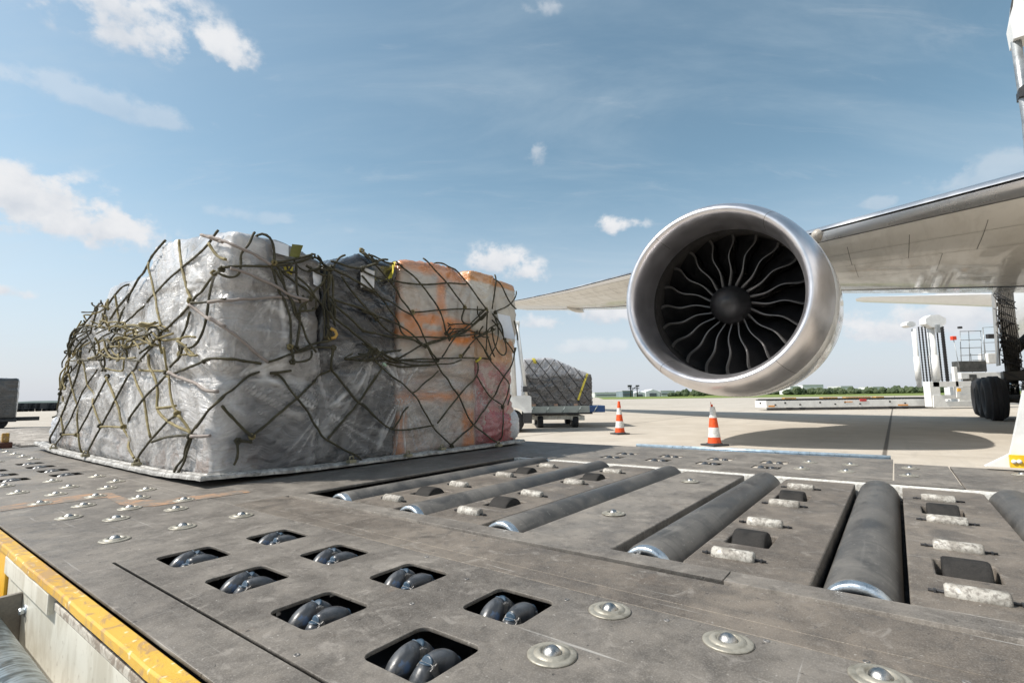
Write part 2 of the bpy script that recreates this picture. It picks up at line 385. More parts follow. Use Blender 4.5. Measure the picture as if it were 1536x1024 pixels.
plate('deck_plate', rect(.9075, 1.99, 3.66, 6.2), [], ZD-.0005, .014, M_deck, L)
fh = []; fb = [1.45, 1.155, .86, .57]
for b in fb:
    for a in (2.965, 3.185): fh.append(rrect(a-.062, b-.068, a+.062, b+.068, .018)); wheels.append((a, b, 0))
plate('deck_plate', rect(2.80, .04, 3.66, 1.985), fh, ZD, .007, M_deck2, L, .001)
plate('deck_plate', rect(2.705, -.19, 2.792, 1.985), [], ZD, .014, M_deck2, L)
plate('deck_plate', rect(2.80, -.186, 3.46, .034), [], ZD, .014, M_deck2, L)
plate('deck_plate', rect(2.705, -1.6, 3.46, -.194), [], ZD-.001, .014, M_deck, L)
mb = MB(); mb.box(1.1015, -1.6, .58, 1.1245, 1.985, ZD-.009); mb.build('groove_seal', M_well, L)
mb = MB(); mb.box(.415, -1.6, .55, .44, 1.56, ZD-.009); mb.build('slit_seal', M_well, L)
# roller bed
caster_holes = {}
def bedplate(b0, b1, cas, m):
    hs = [rrect(a0, bb0, a1, bb1, .006) for a0, bb0, a1, bb1 in cas]
    plate('bed_plate', rrect(1.194, b0, 2.625, b1, .022), hs, ZD-.002, .05, m, L, .004)
PL = [(1.44, 1.685, 1.555), (1.035, 1.275, 1.165), (.165, .425, .335), (-.235, .008, -.092), (-.66, -.39, -.53)]
for b0, b1, bc in PL:
    bedplate(b0, b1, [(1.425, bc-.052, 1.555, bc+.052), (2.105, bc-.052, 2.235, bc+.052)], M_deck3)
bedplate(.600, .880, [], M_deck2)
mb = MB(); mb.box(1.192, -1.55, .48, 2.70, 1.985, .53); mb.box(.36, -1.6, .44, 1.12, 6.2, .47); mb.box(2.71, -1.6, .44, 3.64, 1.985, .47)
mb.box(1.12, 1.985, .44, 3.64, 6.2, .47)
mb.build('under_tray', M_well, L)
mb = MB(); mb.box(2.640, -1.6, .56, 2.700, 1.985, ZD-.004, .002); mb.build('end_channel', M_white_ch, L)
rb = [1.757, 1.357, .957, .512, .087, -.31, -.735]
RR = .069
def roller(b):
    mb = MB(); X = Matrix.Translation((0, b, ZD-.048))
    mb.lathe([(RR*.95, 1.222), (RR, 1.226), (RR, 2.606), (RR*.93, 2.612)], 40, X, 'x'); o = mb.build('roller', M_roll, L)
    mb = MB(); mb.lathe([(0, 1.204), (RR*.70, 1.204), (RR*.72, 1.199), (RR*.90, 1.199), (RR*.95, 1.203), (RR*.955, 1.2225)], 40, X, 'x')
    mb.build('end_cap', M_zinc, o)
    mb = MB(); mb.lathe([(RR*.92, 2.6125), (RR*.92, 2.622), (RR*.6, 2.625), (0, 2.625)], 40, X, 'x'); mb.build('end_cap', M_zinc, o)
for b in rb: roller(b)
M_cast = simple('caster rubber', (.028, .026, .024), .75, 0, .5, 30, .3, .25)
# small white nylon rollers on their axles, and rubber casters
def small_roller(a, b):
    mb = MB(); r = .0175; w = .047
    mb.lathe([(0, -w), (r*.8, -w), (r, -w+.004), (r*1.0, -.01), (r*1.02, .0), (r, .01), (r, w-.004), (r*.8, w), (0, w)], 20, Matrix.Translation((a, b, ZD+.001)) @ Matrix.Rotation(R(90), 4, 'Z'), 'x')
    o = mb.build('small_roller', M_nylon, L)
    mb = MB(); mb.tube([(a, b-w-.024, ZD+.001), (a, b+w+.024, ZD+.001)], .0028, 6)
    mb.box(a-.006, b-w-.016, ZD-.003, a+.006, b-w-.012, ZD+.004); mb.box(a-.006, b+w+.012, ZD-.003, a+.006, b+w+.016, ZD+.004)
    mb.build('axle', M_dark, o)
def caster(a, b):
    mb = MB(); r = .056; w = .04
    mb.lathe([(0, -w), (r*.94, -w), (r*.985, -w*.92), (r, -w*.7), (r, w*.7), (r*.985, w*.92), (r*.94, w), (0, w)], 32, Matrix.Translation((a, b, ZD-.035)) @ Matrix.Rotation(R(90), 4, 'Z'), 'x')
    mb.build('rubber_caster', M_cast, L)
for b0, b1, bc in PL:
    for a in (1.30, 1.665, 1.99, 2.37): small_roller(a, bc)
    for a in (1.49, 2.17): caster(a, bc)
# ball transfer units
FL = [(0, .0), (.0365, 0), (.0375, .001), (.0372, .0025), (.0355, .0035), (.0290, .0042), (.0275, .0036), (.0265, .0048), (.0235, .0070), (.0195, .0078), (.0178, .0072), (.0165, .0052), (.0150, .004), (.0, .004)]
mb = MB(); mb.lathe(FL, 36); fl = mb.build('ball_unit', M_flange, L)
mb = MB(); rbq = .0150
mb.lathe([(rbq*math.cos(R(t)),   -.0005+rbq*math.sin(R(t))) for t in range(-10, 90, 10)]+[(0,   -.0005+rbq)], 28); ball = mb.build('steel_ball', M_steel, fl)
# screws beside each flange
BALLS = [(.857, .436), (.667, .436), (.857, .236), (.868, .045), (.667, .236), (.667, .045), (.857, -.16), (.667, -.16), (2.298, .755), (1.549, .763),
         (2.975, .41), (3.27, .41), (2.98, .22), (3.265, .22), (2.975, -.02), (3.27, -.03), (3.26, -.43), (2.97, -.43)]
BALLS += [(a, b) for b in (1.77, 2.24, 2.643, 3.045, 3.345) for a in (.494, .663, .838)] + [(a, b) for b in (2.078, 2.447, 2.85) for a in (.580, .754)]
BALLS += [(a, b) for b in (4.8, 5.1, 5.4, 5.7, 6.0) for a in (.494, .663, .838)]
for i, (a, b) in enumerate(BALLS):
    o = fl if i == 0 else copy_tree(fl, L)
    o.location = (a, b, ZD-.0005); o.rotation_euler.z = i*1.3
M_bracket0 = simple('dull screw', (.22, .21, .20), .5, .6, .4, 70, 0)
# flat screws in the plates
for x, y in [(618, 905), (445, 982), (710, 810), (640, 835), (958, 830), (1128, 740)] + [(700+150*i, 868+31*i) for i in range(6)]:
    a, b = aw(x, y, ZD); mb = MB()
    mb.lathe([(.0052, .0003), (.0048, .0010), (.0028, .0012), (.0024, .0004), (0, .0004)], 14, Matrix.Translation((a, b, ZD)))
    mb.build('screw', M_bracket0, L)
# omni wheels: a pair of barrel wheels in every well
def barrel_mb(mb, ang, yc, Rw=.0535, half=.0330, rm=.0200, re=.0105, n=18, k=9):
    # a barrel lying tangentially on the wheel; angle measured from the top towards +a
    T = Matrix.Translation((0, yc, 0)) @ Matrix.Rotation(ang, 4, 'Y') @ Matrix.Translation((0, 0, Rw-rm))
    prof = [(0, -half)]
    for i in range(k+1):
        x = -half+2*half*i/k; prof.append((re+(rm-re)*(1-(x/half)**2), x))
    prof.append((0, half)); mb.lathe(prof, n, T, 'x')
def wheel_detail(a, b, yc, ph):
    w = MB(); w.lathe([(0, -.010), (.019, -.010), (.021, -.006), (.021, .006), (.019, .010), (0, .010)], 16, Matrix.Translation((0, yc, 0)) @ Matrix.Rotation(R(90), 4, 'Z'), 'x')
    for k in range(4):                                     # forked brackets between the barrels
        T = Matrix.Translation((0, yc, 0)) @ Matrix.Rotation(ph+R(45+90*k), 4, 'Y')
        w.box(-.0050, -.009, .012, .0050, .009, .040, .0015, T); w.box(-.0095, -.012, .033, .0095, .012, .0485, .003, T); w.box(-.0075, -.015, .028, .0075, -.0125, .046, .001, T); w.box(-.0075, .0125, .028, .0075, .015, .046, .001, T)
        w.lathe([(0, -.0145), (.005, -.0145), (.006, -.012), (.006, .012), (.005, .0145), (0, .0145)], 10, T @ Matrix.Translation((0, 0, .0415)) @ Matrix.Rotation(R(90), 4, 'Z'), 'x')
    o = w.build('omni_wheel', M_bracket, L); o.location = (a, b, ZD-.047)
    for k in range(4):
        if k == 2: continue
        m = MB(); barrel_mb(m, ph+R(90*k), yc); m.mi = 1
        T = Matrix.Translation((0, yc, 0)) @ Matrix.Rotation(ph+R(90*k), 4, 'Y') @ Matrix.Translation((0, 0, .0335))
        for sg in (-1, 1): m.lathe([(.0108, sg*.0322), (.0115, sg*.0334), (.008, sg*.0342), (.0, sg*.0342)], 14, T, 'x')
        m.build('barrel', [M_barrel, M_blue], o)
    return o
def wheel_plain(a, b, ph):
    w = MB()
    for yc, p2 in ((.026, ph), (-.024, ph+R(45))):
        for k in range(4): barrel_mb(w, p2+R(90*k), yc, n=10, k=5)
    w.mi = 1; w.box(-.006, -.05, -.01, .006, .05, .012)
    o = w.build('omni_wheel_pair', [M_barrel, M_bracket], L); o.location = (a, b, ZD-.047)
for i, (a, b, det) in enumerate(wheels):
    ph = R(random.uniform(-9, 9)-27)
    if det: wheel_detail(a, b, .026, ph); wheel_detail(a+.004, b, -.024, ph+R(45+random.uniform(-8, 8)))
    else: wheel_plain(a, b, ph)
    mb = MB(); mb.tube([(a, b-.066, ZD-.047), (a, b+.066, ZD-.047)], .006, 8)
    mb.box(a-.03, b-.0665, ZD-.13, a+.03, b-.062, ZD-.03); mb.box(a-.03, b+.062, ZD-.13, a+.03, b+.0665, ZD-.03)
    mb.build('wheel_axle', M_dark, L)
# yellow edge strip, ledge and side panel
mb = MB(); n = 90; top = []
for i in range(n+1):
    b = -1.6+(7.8)*i/n; j = random.uniform(-.0015, .0015)
    top.append([mb.bm.verts.new((x, b, z)) for x, z in ((.3345, .60), (.3345, .612), (.333, .6130), (.307+j, .6125+j*.5), (.304+j, .609), (.303+j, .596), (.307, .594))])
for A, B in zip(top, top[1:]):
    for k in range(6): mb.face((A[k], A[k+1], B[k+1], B[k]))
mb.build('edge_strip', M_yel, L)
mb = MB(); mb.box(.317, -1.6, .553, .345, 1.55, .571, .003); mb.build('edge_ledge', M_ledge, L)
mb = MB(); mb.box(.319, -1.6, .15, .335, 1.985, .5525, .002); mb.box(.306, 1.50, .545, .334, 1.97, .590, .003); mb.build('side_panel', M_cream, L)
mb = MB(); mb.box(.312, 1.99, .30, .336, 6.2, .596, .003); mb.build('side_guard', simple('orange yellow guard', (.78, .42, .02), .45, 0, .2, 12), L)
bx, bz = .319, .50
d = ray(38, 915); t = (.319 - CAMP.dot(UU))/d.dot(UU); q = CAMP+d*t; bb, bz = q.dot(WW), q.z
mb = MB(); X = Matrix.Translation((.319, bb, bz)) @ Matrix.Rotation(R(90), 4, 'Y') @ Matrix.Rotation(R(180), 4, 'X')
mb.lathe([(.014, 0), (.014, .002), (.0085, .002)], 20, X); mb.lathe([(.0085, .002), (.0088, .0035), (.0088, .010), (.0075, .012), (0, .012)], 6, X, smooth=False); mb.build('bolt', M_zinc, L)
mb = MB(); mb.box(.16, bb+.035, .30, .318, bb+.05, bz+.035, .002); mb.build('bracket_plate', simple('brown grey steel', (.23, .21, .18), .6, .3, .3, 20), L)
def cylfn(g, p, O, o):
    n = g.noise(g.mapping(O, rot=(R(40), 0, R(30)), scale=(3, 14, 3)), 5, 6, .6, 1.5)
    g.set(p.inputs['Base Color'], g.mix(g.ramp(n, .4, .6), (.07, .085, .085), (.36, .42, .45))); p.inputs['Metallic'].default_value = .7; p.inputs['Roughness'].default_value = .3; bump(g, p, n, .3, .004)
mb = MB(); mb.tube([(.235, -.6, .455), (.235, 2.6, .455)], .052, 40); mb.build('hydraulic_cylinder', mat('greasy cylinder', cylfn), L)
# far edge tube and chassis
mb = MB(); mb.tube([(3.682, .05, ZD+.006), (3.682, 1.60, ZD+.006)], .013, 16); mb.box(3.664, .05, ZD-.02, 3.69, 1.6, ZD-.006); mb.build('edge_tube', simple('pale blue steel', (.42, .53, .62), .35, .5, .3, 30), L)
mb = MB(); mb.box(.42, -1.58, .16, 3.44, 10.8, .40); mb.box(3.44, .06, .25, 3.62, 6.1, .40); mb.box(.337, -1.6, .15, .42, 6.2, .40)
mb.build('chassis', simple('chassis paint', (.40, .39, .36), .6, .2, .3, 5), L)
for a, b in ((.8, 0), (3.0, 0), (.8, 5), (3.0, 5), (.8, 10), (3.0, 10)):
    mb = MB(); mb.lathe([(0, -.1), (.13, -.1), (.2, -.09), (.21, -.06), (.21, .06), (.2, .09), (.13, .1), (0, .1)], 28, Matrix.Translation((a, b, .211)), 'x' if False else 'z')
    me = mb; o = me.build('wheel', M_rubber, L)
    for vv in o.data.vertices:
        x, y, z = vv.co; vv.co = (a+(x-a), b+(z-.211), .211+(y-b))
# rear roller section at the far left
plate('deck_rail', rect(.90, 6.24, 1.0, 10.8), [], ZD, .05, M_deck, L); plate('deck_rail', rect(3.5, 6.24, 3.66, 10.8), [], ZD, .05, M_deck, L)
plate('deck_plate', rect(.348, 6.24, .896, 10.8), [], ZD-.001, .014, M_deck, L)
mb = MB(); mb.box(.9, 6.22, .44, 3.66, 10.8, .52); mb.build('under_tray', M_well, L)
for i in range(22):
    b = 6.38+i*.2
    mb = MB(); mb.tube([(1.02, b, ZD-.018), (3.48, b, ZD-.018)], .04, 20); mb.build('bridge_roller', M_deck, L)
mb = MB()
for i in range(10):
    mb.box(1.3+(i % 3)*.7, 6.46+i*.4, ZD-.03, 1.36+(i % 3)*.7, 6.50+i*.4, ZD+.015, .006)
mb.build('roller_stops', M_nylon, L)
# small yellow guide at the left edge
a_, b_ = aw(6, 672)
mb = MB(); mb.box(a_-.04, b_-.02, ZD, a_+.05, b_+.06, ZD+.05, .006); mb.mi = 1; mb.box(a_-.02, b_+.0, ZD+.05, a_+.03, b_+.04, ZD+.13, .008); mb.build('edge_guide', [simple('rust brown steel', (.10, .035, .02), .6), M_yel], L)
# orange paint band on the deck
def bandfn(g, p, O, o):
    deckfn()(g, p, O, o)
mb = MB()
band = [(0, 760, 0, 767), (60, 750, 60, 758), (130, 741, 128, 750), (165, 739, 160, 746), (172, 741, 180, 757), (195, 749, 205, 760), (235, 750, 232, 759), (280, 745, 282, 752), (330, 739, 335, 744), (372, 734, 376, 738)]
prev = None
for x0, y0, x1, y1 in band:
    p0 = aw(x0, y0); p1 = aw(x1, y1); cur = (mb.bm.verts.new((p0[0], p0[1], ZD+.0012)), mb.bm.verts.new((p1[0], p1[1], ZD+.0012)))
    if prev: mb.face((prev[0], cur[0], cur[1], prev[1]))
    prev = cur
def orfn(g, p, O, o):
    n = g.noise(O, 14, 7, .7, .6); c = g.mix(g.ramp(n, .42, .56), (.34, .20, .115), (.17, .145, .12)); g.set(p.inputs['Base Color'], c); p.inputs['Roughness'].default_value = .7; bump(g, p, n, .3, .002)
mb.build('painted_band', mat('faded orange band', orfn), L)
# right-hand guard leg with its yellow marker and the upright above it
A3 = 3.40
def plu(px, py, a):   # point of the pixel ray on the plane at loader coordinate a
    d = ray(px, py); t = a/d.dot(UU); q = CAMP+d*t; return q.dot(WW), q.z
poly = [plu(*q, A3) for q in ((1478, 699), (1516, 681), (1527, 630), (1536, 585), (1560, 585), (1560, 703))]
mb = MB(); mb.prism(poly, A3, A3+.05, lambda u, v, d: (d, u, v)); mb.build('guard_leg', M_white, L)
poly = [plu(*q, A3-.03) for q in ((1514, 682), (1560, 684), (1560, 703), (1516, 701))]
mb = MB(); mb.prism(poly, A3-.03, A3-.005, lambda u, v, d: (d, u, v)); mb.mi = 1
for px in (1521, 1529):
    bq, zq = plu(px, 692, A3-.03); mb.lathe([(.010, .0), (.009, .008), (0, .010)], 12, Matrix.Translation((A3-.03, bq, zq)) @ Matrix.Rotation(R(-90), 4, 'Y'))
mb.build('marker_block', [simple('marker yellow', (.85, .50, .02), .4), M_white], L)
POST = 3.0
b0, z0 = plu(1545, 160, POST); 
mb = MB(); pts = [(POST, *plu(1524, 62, POST)), (POST, *plu(1535, 140, POST)), (POST, *plu(1541, 180, POST)), (POST, *plu(1560, 420, POST)), (POST+.1, *plu(1565, 700, POST+.1))]
mb.tube(pts, .018, 12); mb.build('upright_pole', M_grey, L)
poly = [plu(*q, POST) for q in ((1517, 18), (1513, 40), (1518, 66), (1560, 52), (1560, 16), (1519, 0))]
mb = MB(); mb.prism(poly, POST-.04, POST+.06, lambda u, v, d: (d, u, v)); mb.build('upright_box', M_white, L)
poly = [plu(*q, POST) for q in ((1519, -1), (1517, 17), (1560, 15), (1560, -60), (1530, -60))]
mb = MB(); mb.prism(poly, POST-.035, POST+.05, lambda u, v, d: (d, u, v)); mb.build('upright_head', simple('rusty dark steel', (.07, .055, .04), .6, .3, .5, 20), L)
poly = [plu(*q, POST) for q in ((1526, 138), (1527, 150), (1550, 146), (1550, 130), (1533, 132))]
mb = MB(); mb.prism(poly, POST-.03, POST+.03, lambda u, v, d: (d, u, v)); mb.build('pole_clamp', M_dark, L)

# ------------------------------------------------------------------ airliner
# local frame: x runs aft, y outboard, origin on the apron below the engine intake
EA, EB = 10.0, 2.70
AIR = empty('airliner', AB(EA, EB), ROT, 'large airliner with bare metal engine intake and its wings spread above the apron', 'airplane')
def lipfn(g, p, O, o):
    s = g.n('ShaderNodeSeparateXYZ'); g.set(s.inputs[0], O)
    n = g.noise(O, 3.0, 5, .55); f = g.noise(g.mapping(O, scale=(40, 2, 2)), 2, 4, .6)
    g.set(p.inputs['Base Color'], g.mix(g.ramp(n, .3, .7), (.64, .625, .645), (.73, .715, .735)))
    p.inputs['Metallic'].default_value = .93; g.set(p.inputs['Roughness'], g.ramp(g.m('ADD', g.m('MULTIPLY', n, .6), g.m('MULTIPLY', f, .4)), .3, .7, .30, .40))
    bump(g, p, g.noise(O, 1.1, 3, .5), .06, .05)
M_lip = mat('satin bare metal', lipfn)
def paintfn(col, rough=.16, dirt=.35):
    def fn(g, p, O, o):
        n = g.noise(g.mapping(O, scale=(.35, 1.6, 1.6)), 1.6, 7, .65, .5); n2 = g.noise(O, 14, 5, .6)
        c = g.mix(g.ramp(n, .42, .72, 0, dirt), col, tuple(x*.55 for x in (col[0], col[1]*.96, col[2]*.9)))
        c = g.mix(g.ramp(n2, .6, .75, 0, dirt*.5), c, tuple(x*.6 for x in col))
        g.set(p.inputs['Base Color'], c); g.set(p.inputs['Roughness'], g.ramp(n, .35, .7, rough, rough+.2)); p.inputs['Coat Weight'].default_value = .35; p.inputs['Coat Roughness'].default_value = .06
        bump(g, p, g.noise(O, .8, 3, .5), .10, .05)
    return fn
M_cowl = mat('glossy cowl paint', paintfn((.62, .62, .61), .10, .25)); M_wing = mat('wing underside paint', paintfn((.66, .635, .59), .3, .3)); M_fus = mat('fuselage paint', paintfn((.76, .76, .76), .3, .05))
M_slat = simple('polished slat metal', (.72, .72, .73), .30, .9, .05, .6, 0)
M_duct = simple('dark duct lining', (.07, .066, .062), .5, .35, .2, 5, .05)
M_blk = simple('fan blade composite', (.010, .010, .011), .5, .1, .3, 6, 0)
M_edge = simple('blade leading edge metal', (.13, .125, .12), .45, .5, .2, 20, .05)
M_seam = simple('panel seam', (.10, .095, .09), .6, 0, .2, 10, 0)
EZ = 2.93
# inner + lip + outer profile (radius, x aft)
X = Matrix.Translation((0, 0, EZ))
mb = MB(); lip = [(1.535, 1.02), (1.53, .78), (1.535, .56), (1.55, .36), (1.578, .19), (1.615, .075), (1.655, .018), (1.695, 0), (1.735, .018), (1.785, .08), (1.835, .19), (1.88, .35), (1.915, .55), (1.94, .8), (1.957, 1.10)]
mb.lathe(lip, 160, X, 'x'); lipo = mb.build('engine', [M_lip], AIR)
mb = MB(); mb.lathe([(1.957, 1.104), (1.968, 1.112), (1.985, 1.7), (1.985, 2.3), (1.95, 3.0), (1.86, 3.8), (1.70, 4.7), (1.52, 5.4), (1.47, 5.42), (1.45, 5.0)], 128, X, 'x'); mb.build('cowl', M_cowl, lipo)
mb = MB(); mb.lathe([(1.535, 1.021), (1.545, 1.028), (1.56, 1.3), (1.575, 1.42), (1.575, 2.6), (1.2, 2.6), (0, 2.6)], 128, X, 'x'); mb.build('fan_duct', M_duct, lipo)
mb = MB(); mb.lathe([(1.0, 3.0), (1.05, 5.0), (.85, 6.2), (.62, 6.9), (.45, 7.4), (0, 7.9)], 64, X, 'x'); mb.build('core_exhaust', M_slat, lipo)
# seams on the lip
mb = MB()
for ang in (52, 128, 232, 308):
    T = X @ Matrix.Rotation(R(ang-90), 4, 'X'); pts = []
    for r, x in lip[2:]: pts.append(T @ Vector((x, 0, r)))
    nrm = []
    for i, (r, x) in enumerate(lip[2:]):
        j = lip[2:]; a = j[min(i+1, len(j)-1)]; b = j[max(i-1, 0)]; tx, tr = a[1]-b[1], a[0]-b[0]; l = math.hypot(tx, tr)
        nx, nr = -tr/l, tx/l
        if ( (x-.45)*nx + (r-1.72)*nr) < 0: nx, nr = -nx, -nr
        nrm.append(T.to_3x3() @ Vector((nx, 0, nr)))
    side = T.to_3x3() @ Vector((0, 1, 0))
    L_ = [mb.bm.verts.new(p_+n_*.0015-side*.0035) for p_, n_ in zip(pts, nrm)]; R_ = [mb.bm.verts.new(p_+n_*.0015+side*.0035) for p_, n_ in zip(pts, nrm)]
    for k in range(len(pts)-1): mb.face((L_[k], L_[k+1], R_[k+1], R_[k]))
mb.build('lip_seams', M_seam, lipo)
mb = MB(); T = X @ Matrix.Rotation(R(-146), 4, 'X')
mb.box(.86, -.05, 1.935, 1.06, .05, 1.975, .015, T); mb.build('drain_scoop', M_slat, lipo)
# spinner and blades
FX = 1.42
mb = MB(); mb.lathe([(0, .86), (.06, .868), (.14, .90), (.24, .98), (.31, 1.10), (.375, 1.26), (.405, 1.40), (.42, 1.62), (.42, 1.9)], 64, X, 'x'); mb.build('spinner', simple('spinner black', (.012, .012, .013), .5, 0, .2, 4, 0), lipo)
NB = 20
def blade_mesh():
    mb = MB(); nr = 22; nc = 9; top = []
    for i in range(nr+1):
        u = i/nr; r = .42+u*(1.558-.42)
        # S curved leading edge: tangential offset along the blade
        th0 = -(.085*(1-math.exp(-5*u)) + .032*math.sin(2*math.pi*1.6*(u-.08)))
        lex = FX + .03 - .10*math.sin(u*math.pi*.9) + .12*max(0, u-.6)
        chord = .42+.18*u; st = R(12+46*u)       # stagger from axial
        row = []
        for k in range(nc+1):
            w = k/nc; ca = chord*w; camber = .10*math.sin(math.pi*w)*(1-.6*u)
            dx = ca*math.cos(st)+camber*math.sin(st)*.5; dt = ca*math.sin(st)-camber*math.cos(st)
            th = th0+dt/r; hw = .015*(1-.5*u)*(math.sin(math.pi*min(1, .08+w*.92))**.5+.25)
            row.append((r, th, lex+dx, hw))
        top.append(row)
    F = []; B = []
    for row in top:
        f = []; b = []
        for r, th, x, hw in row:
            f.append(mb.bm.verts.new((x, r*math.sin(th-hw/r), r*math.cos(th-hw/r)))); b.append(mb.bm.verts.new((x, r*math.sin(th+hw/r), r*math.cos(th+hw/r))))
        F.append(f); B.append(b)
    for i in range(nr):
        for k in range(nc):
            mb.mi = 1 if k == 0 else 0
            a = mb.face((F[i][k], F[i][k+1], F[i+1][k+1], F[i+1][k])); b = mb.face((B[i][k], B[i+1][k], B[i+1][k+1], B[i][k+1])); a.smooth = b.smooth = True
        mb.mi = 1; mb.face((F[i][0], F[i+1][0], B[i+1][0], B[i][0]))
        mb.mi = 0; mb.face((F[i][nc], B[i][nc], B[i+1][nc], F[i+1][nc]))
    return mb
b0_ = blade_mesh().build('fan_blade', [M_blk, M_edge], lipo); b0_.location = (0, 0, EZ)
for k in range(1, NB):
    o = b0_.copy(); COL.objects.link(o); o.parent = lipo; o.rotation_euler.x = 2*math.pi*k/NB
b0_.rotation_euler.x = 0
# outlet vanes behind the fan
mb = MB()
for k in range(30):
    T = X @ Matrix.Rotation(2*math.pi*k/30, 4, 'X'); mb.box(2.05, -.006, .75, 2.4, .006, 1.57, 0, T)
mb.lathe([(.78, 1.95), (.80, 2.5)], 48, X, 'x'); mb.build('outlet_vanes', simple('vane grey', (.10, .098, .09), .4, .4, .2, 5, 0), lipo)
# wing: sections  (y, LE x, chord, LE z, thickness, twist drop of the trailing edge)
SEC = [(-9.0, -1.2, 15.2, 4.12, 1.45, .10), (-6.6, .45, 13.6, 4.36, 1.35, .02), (-4.5, 1.88, 12.1, 4.57, 1.2, -.03), (-3.2, 2.75, 11.2, 4.69, 1.10, -.08), (-1.5, 3.85, 10.2, 4.84, 1.0, -.17), (0, 4.85, 9.3, 4.98, .95, -.24), (5, 8.25, 7.6, 5.75, .72, .0),
       (10, 11.7, 6.1, 6.35, .56, .15), (15, 15.1, 4.7, 7.05, .42, .1), (19.5, 18.2, 3.3, 7.75, .28, .05), (21.8, 20.1, 2.0, 8.15, .16, 0), (23.0, 21.8, .7, 8.4, .06, 0)]
def yth(t): return 5*(.2969*math.sqrt(t)-.126*t-.3516*t*t+.2843*t**3-.1015*t**4)
TS = [0, .004, .012, .03, .06, .1, .16, .24, .34, .46, .58, .70, .80, .88, .95, 1.0]
def wpt(sec, t, up):
    y, x, ch, z, th, dr = sec
    return Vector((x+ch*t, y, z + (th*yth(t)*(.72 if up else -.9)) - dr*(max(0, (t-.2)/.8)**1.2) + (.02 if up else -.0)))
def loft(mb, secs, ts, up, off=0):
    G = [[mb.bm.verts.new(wpt(s, t, up)+Vector((0, 0, off))) for t in ts] for s in secs]
    for A, B in zip(G, G[1:]):
        for k in range(len(ts)-1):
            f = mb.face((A[k], A[k+1], B[k+1], B[k])); f.smooth = True
    return G
def interp(y):
    for a, b in zip(SEC, SEC[1:]):
        if a[0] <= y <= b[0]:
            f = (y-a[0])/(b[0]-a[0]); return tuple(p_+(q_-p_)*f for p_, q_ in zip(a, b))
    return SEC[-1]
ys = [-9, -8, -7, -6, -5, -4, -3.2, -2, -1, 0, 1.5, 3, 5, 7.5, 10, 12.5, 15, 17.5, 19.5, 21.8, 23]
secs = [interp(y) for y in ys]
mb = MB(); Gu = loft(mb, secs, TS[4:13], True); Gl = loft(mb, secs, [.024]+TS[3:13], False)
bmesh.ops.remove_doubles(mb.bm, verts=mb.bm.verts[:], dist=.0005); wing = mb.build('wing', M_wing, AIR, recalc=False)
mb = MB(); loft(mb, secs, TS[:5], True, .012); loft(mb, secs, TS[:3]+[.02], False, -.012); bmesh.ops.remove_doubles(mb.bm, verts=mb.bm.verts[:], dist=.0005)
mb.build('slat', M_slat, wing, recalc=False)
mb = MB(); loft(mb, secs, TS[12:], True, 0)
G_ = loft(mb, secs, TS[12:], False, -.03); mb.build('flap', M_cowl, wing, recalc=False)
mb = MB(); loft(mb, secs, [.020, .024], False, -.006); mb.build('slat_gap_shade', simple('slat gap shade', (.11, .11, .11), .6, .2), wing, recalc=False)  # dark strip painted in for the shadow line behind the slat
# underside panel seams as shallow cover strips
mb = MB()
def strip(mb, pts, w, dz=-.004):
    for p, q in zip(pts, pts[1:]):
        d_ = (q-p); s_ = Vector((-d_.y, d_.x, 0)).normalized()*w
        mb.face([mb.bm.verts.new(v_+Vector((0, 0, dz))) for v_ in (p-s_, q-s_, q+s_, p+s_)])
for t in (.115, .22, .40, .56, .70): strip(mb, [wpt(s_, t, False) for s_ in [interp(-8.5+i*.5) for i in range(62)]], .006)
for y in [-7.8+1.15*i for i in range(26)]: strip(mb, [wpt(interp(y), t, False) for t in (.07, .09, .115, .16, .22)], .005)
for y in [-7.2+1.7*i for i in range(17)]: strip(mb, [wpt(interp(y), t, False) for t in (.22, .3, .40)], .004)
mb.build('panel_seams', M_seam, wing, recalc=False)
# flap track fairings
def fairing(y, l, r):
    s_ = interp(y); p = wpt(s_, .82, False); mb = MB()
    mb.lathe([(0, -l*.5), (r*.5, -l*.42), (r*.85, -l*.25), (r, 0), (r*.85, l*.25), (r*.45, l*.45), (0, l*.55)], 20, Matrix.Translation(p+Vector((0, 0, -r*.35))) @ Matrix.Scale(1.2, 4, Vector((0, 0, 1))), 'x'); mb.build('flap_fairing', M_wing, wing)
for y, l, r in ((2.6, 3.6, .27), (8.3, 2.8, .2), (13.4, 2.2, .15)): fairing(y, l, r)
# pylon
mb = MB(); G = []
for x, zt, zb, w in ((1.9, EZ+1.98, EZ+1.85, .04), (2.6, EZ+2.12, EZ+1.8, .2), (3.6, EZ+2.28, EZ+1.7, .28), (5.0, 5.05, EZ+1.4, .3), (7.0, 4.95, EZ+1.0, .3), (9.5, 4.75, 4.0, .2), (11.5, 4.7, 4.5, .05)):
    G.append([mb.bm.verts.new(v_) for v_ in ((x, -w, zb), (x, w, zb), (x, w, zt-.08), (x, w*.5, zt), (x, -w*.5, zt), (x, -w, zt-.08))])
for A, B in zip(G, G[1:]):
    for k in range(6): mb.face((A[k], A[(k+1) % 6], B[(k+1) % 6], B[k])).smooth = True
mb.face(G[0]); mb.face(G[-1]); mb.build('pylon', M_cowl, AIR)
mb = MB(); mb.lathe([(0, -.32), (.10, -.28), (.17, -.12), (.19, .08), (.16, .3), (0, .34)], 24, Matrix.Translation((3.98, -1.50, 4.80)) @ Matrix.Scale(.8, 4), 'x'); mb.build('slat_horn', simple('horn beige', (.42, .38, .33), .45, .1), AIR)
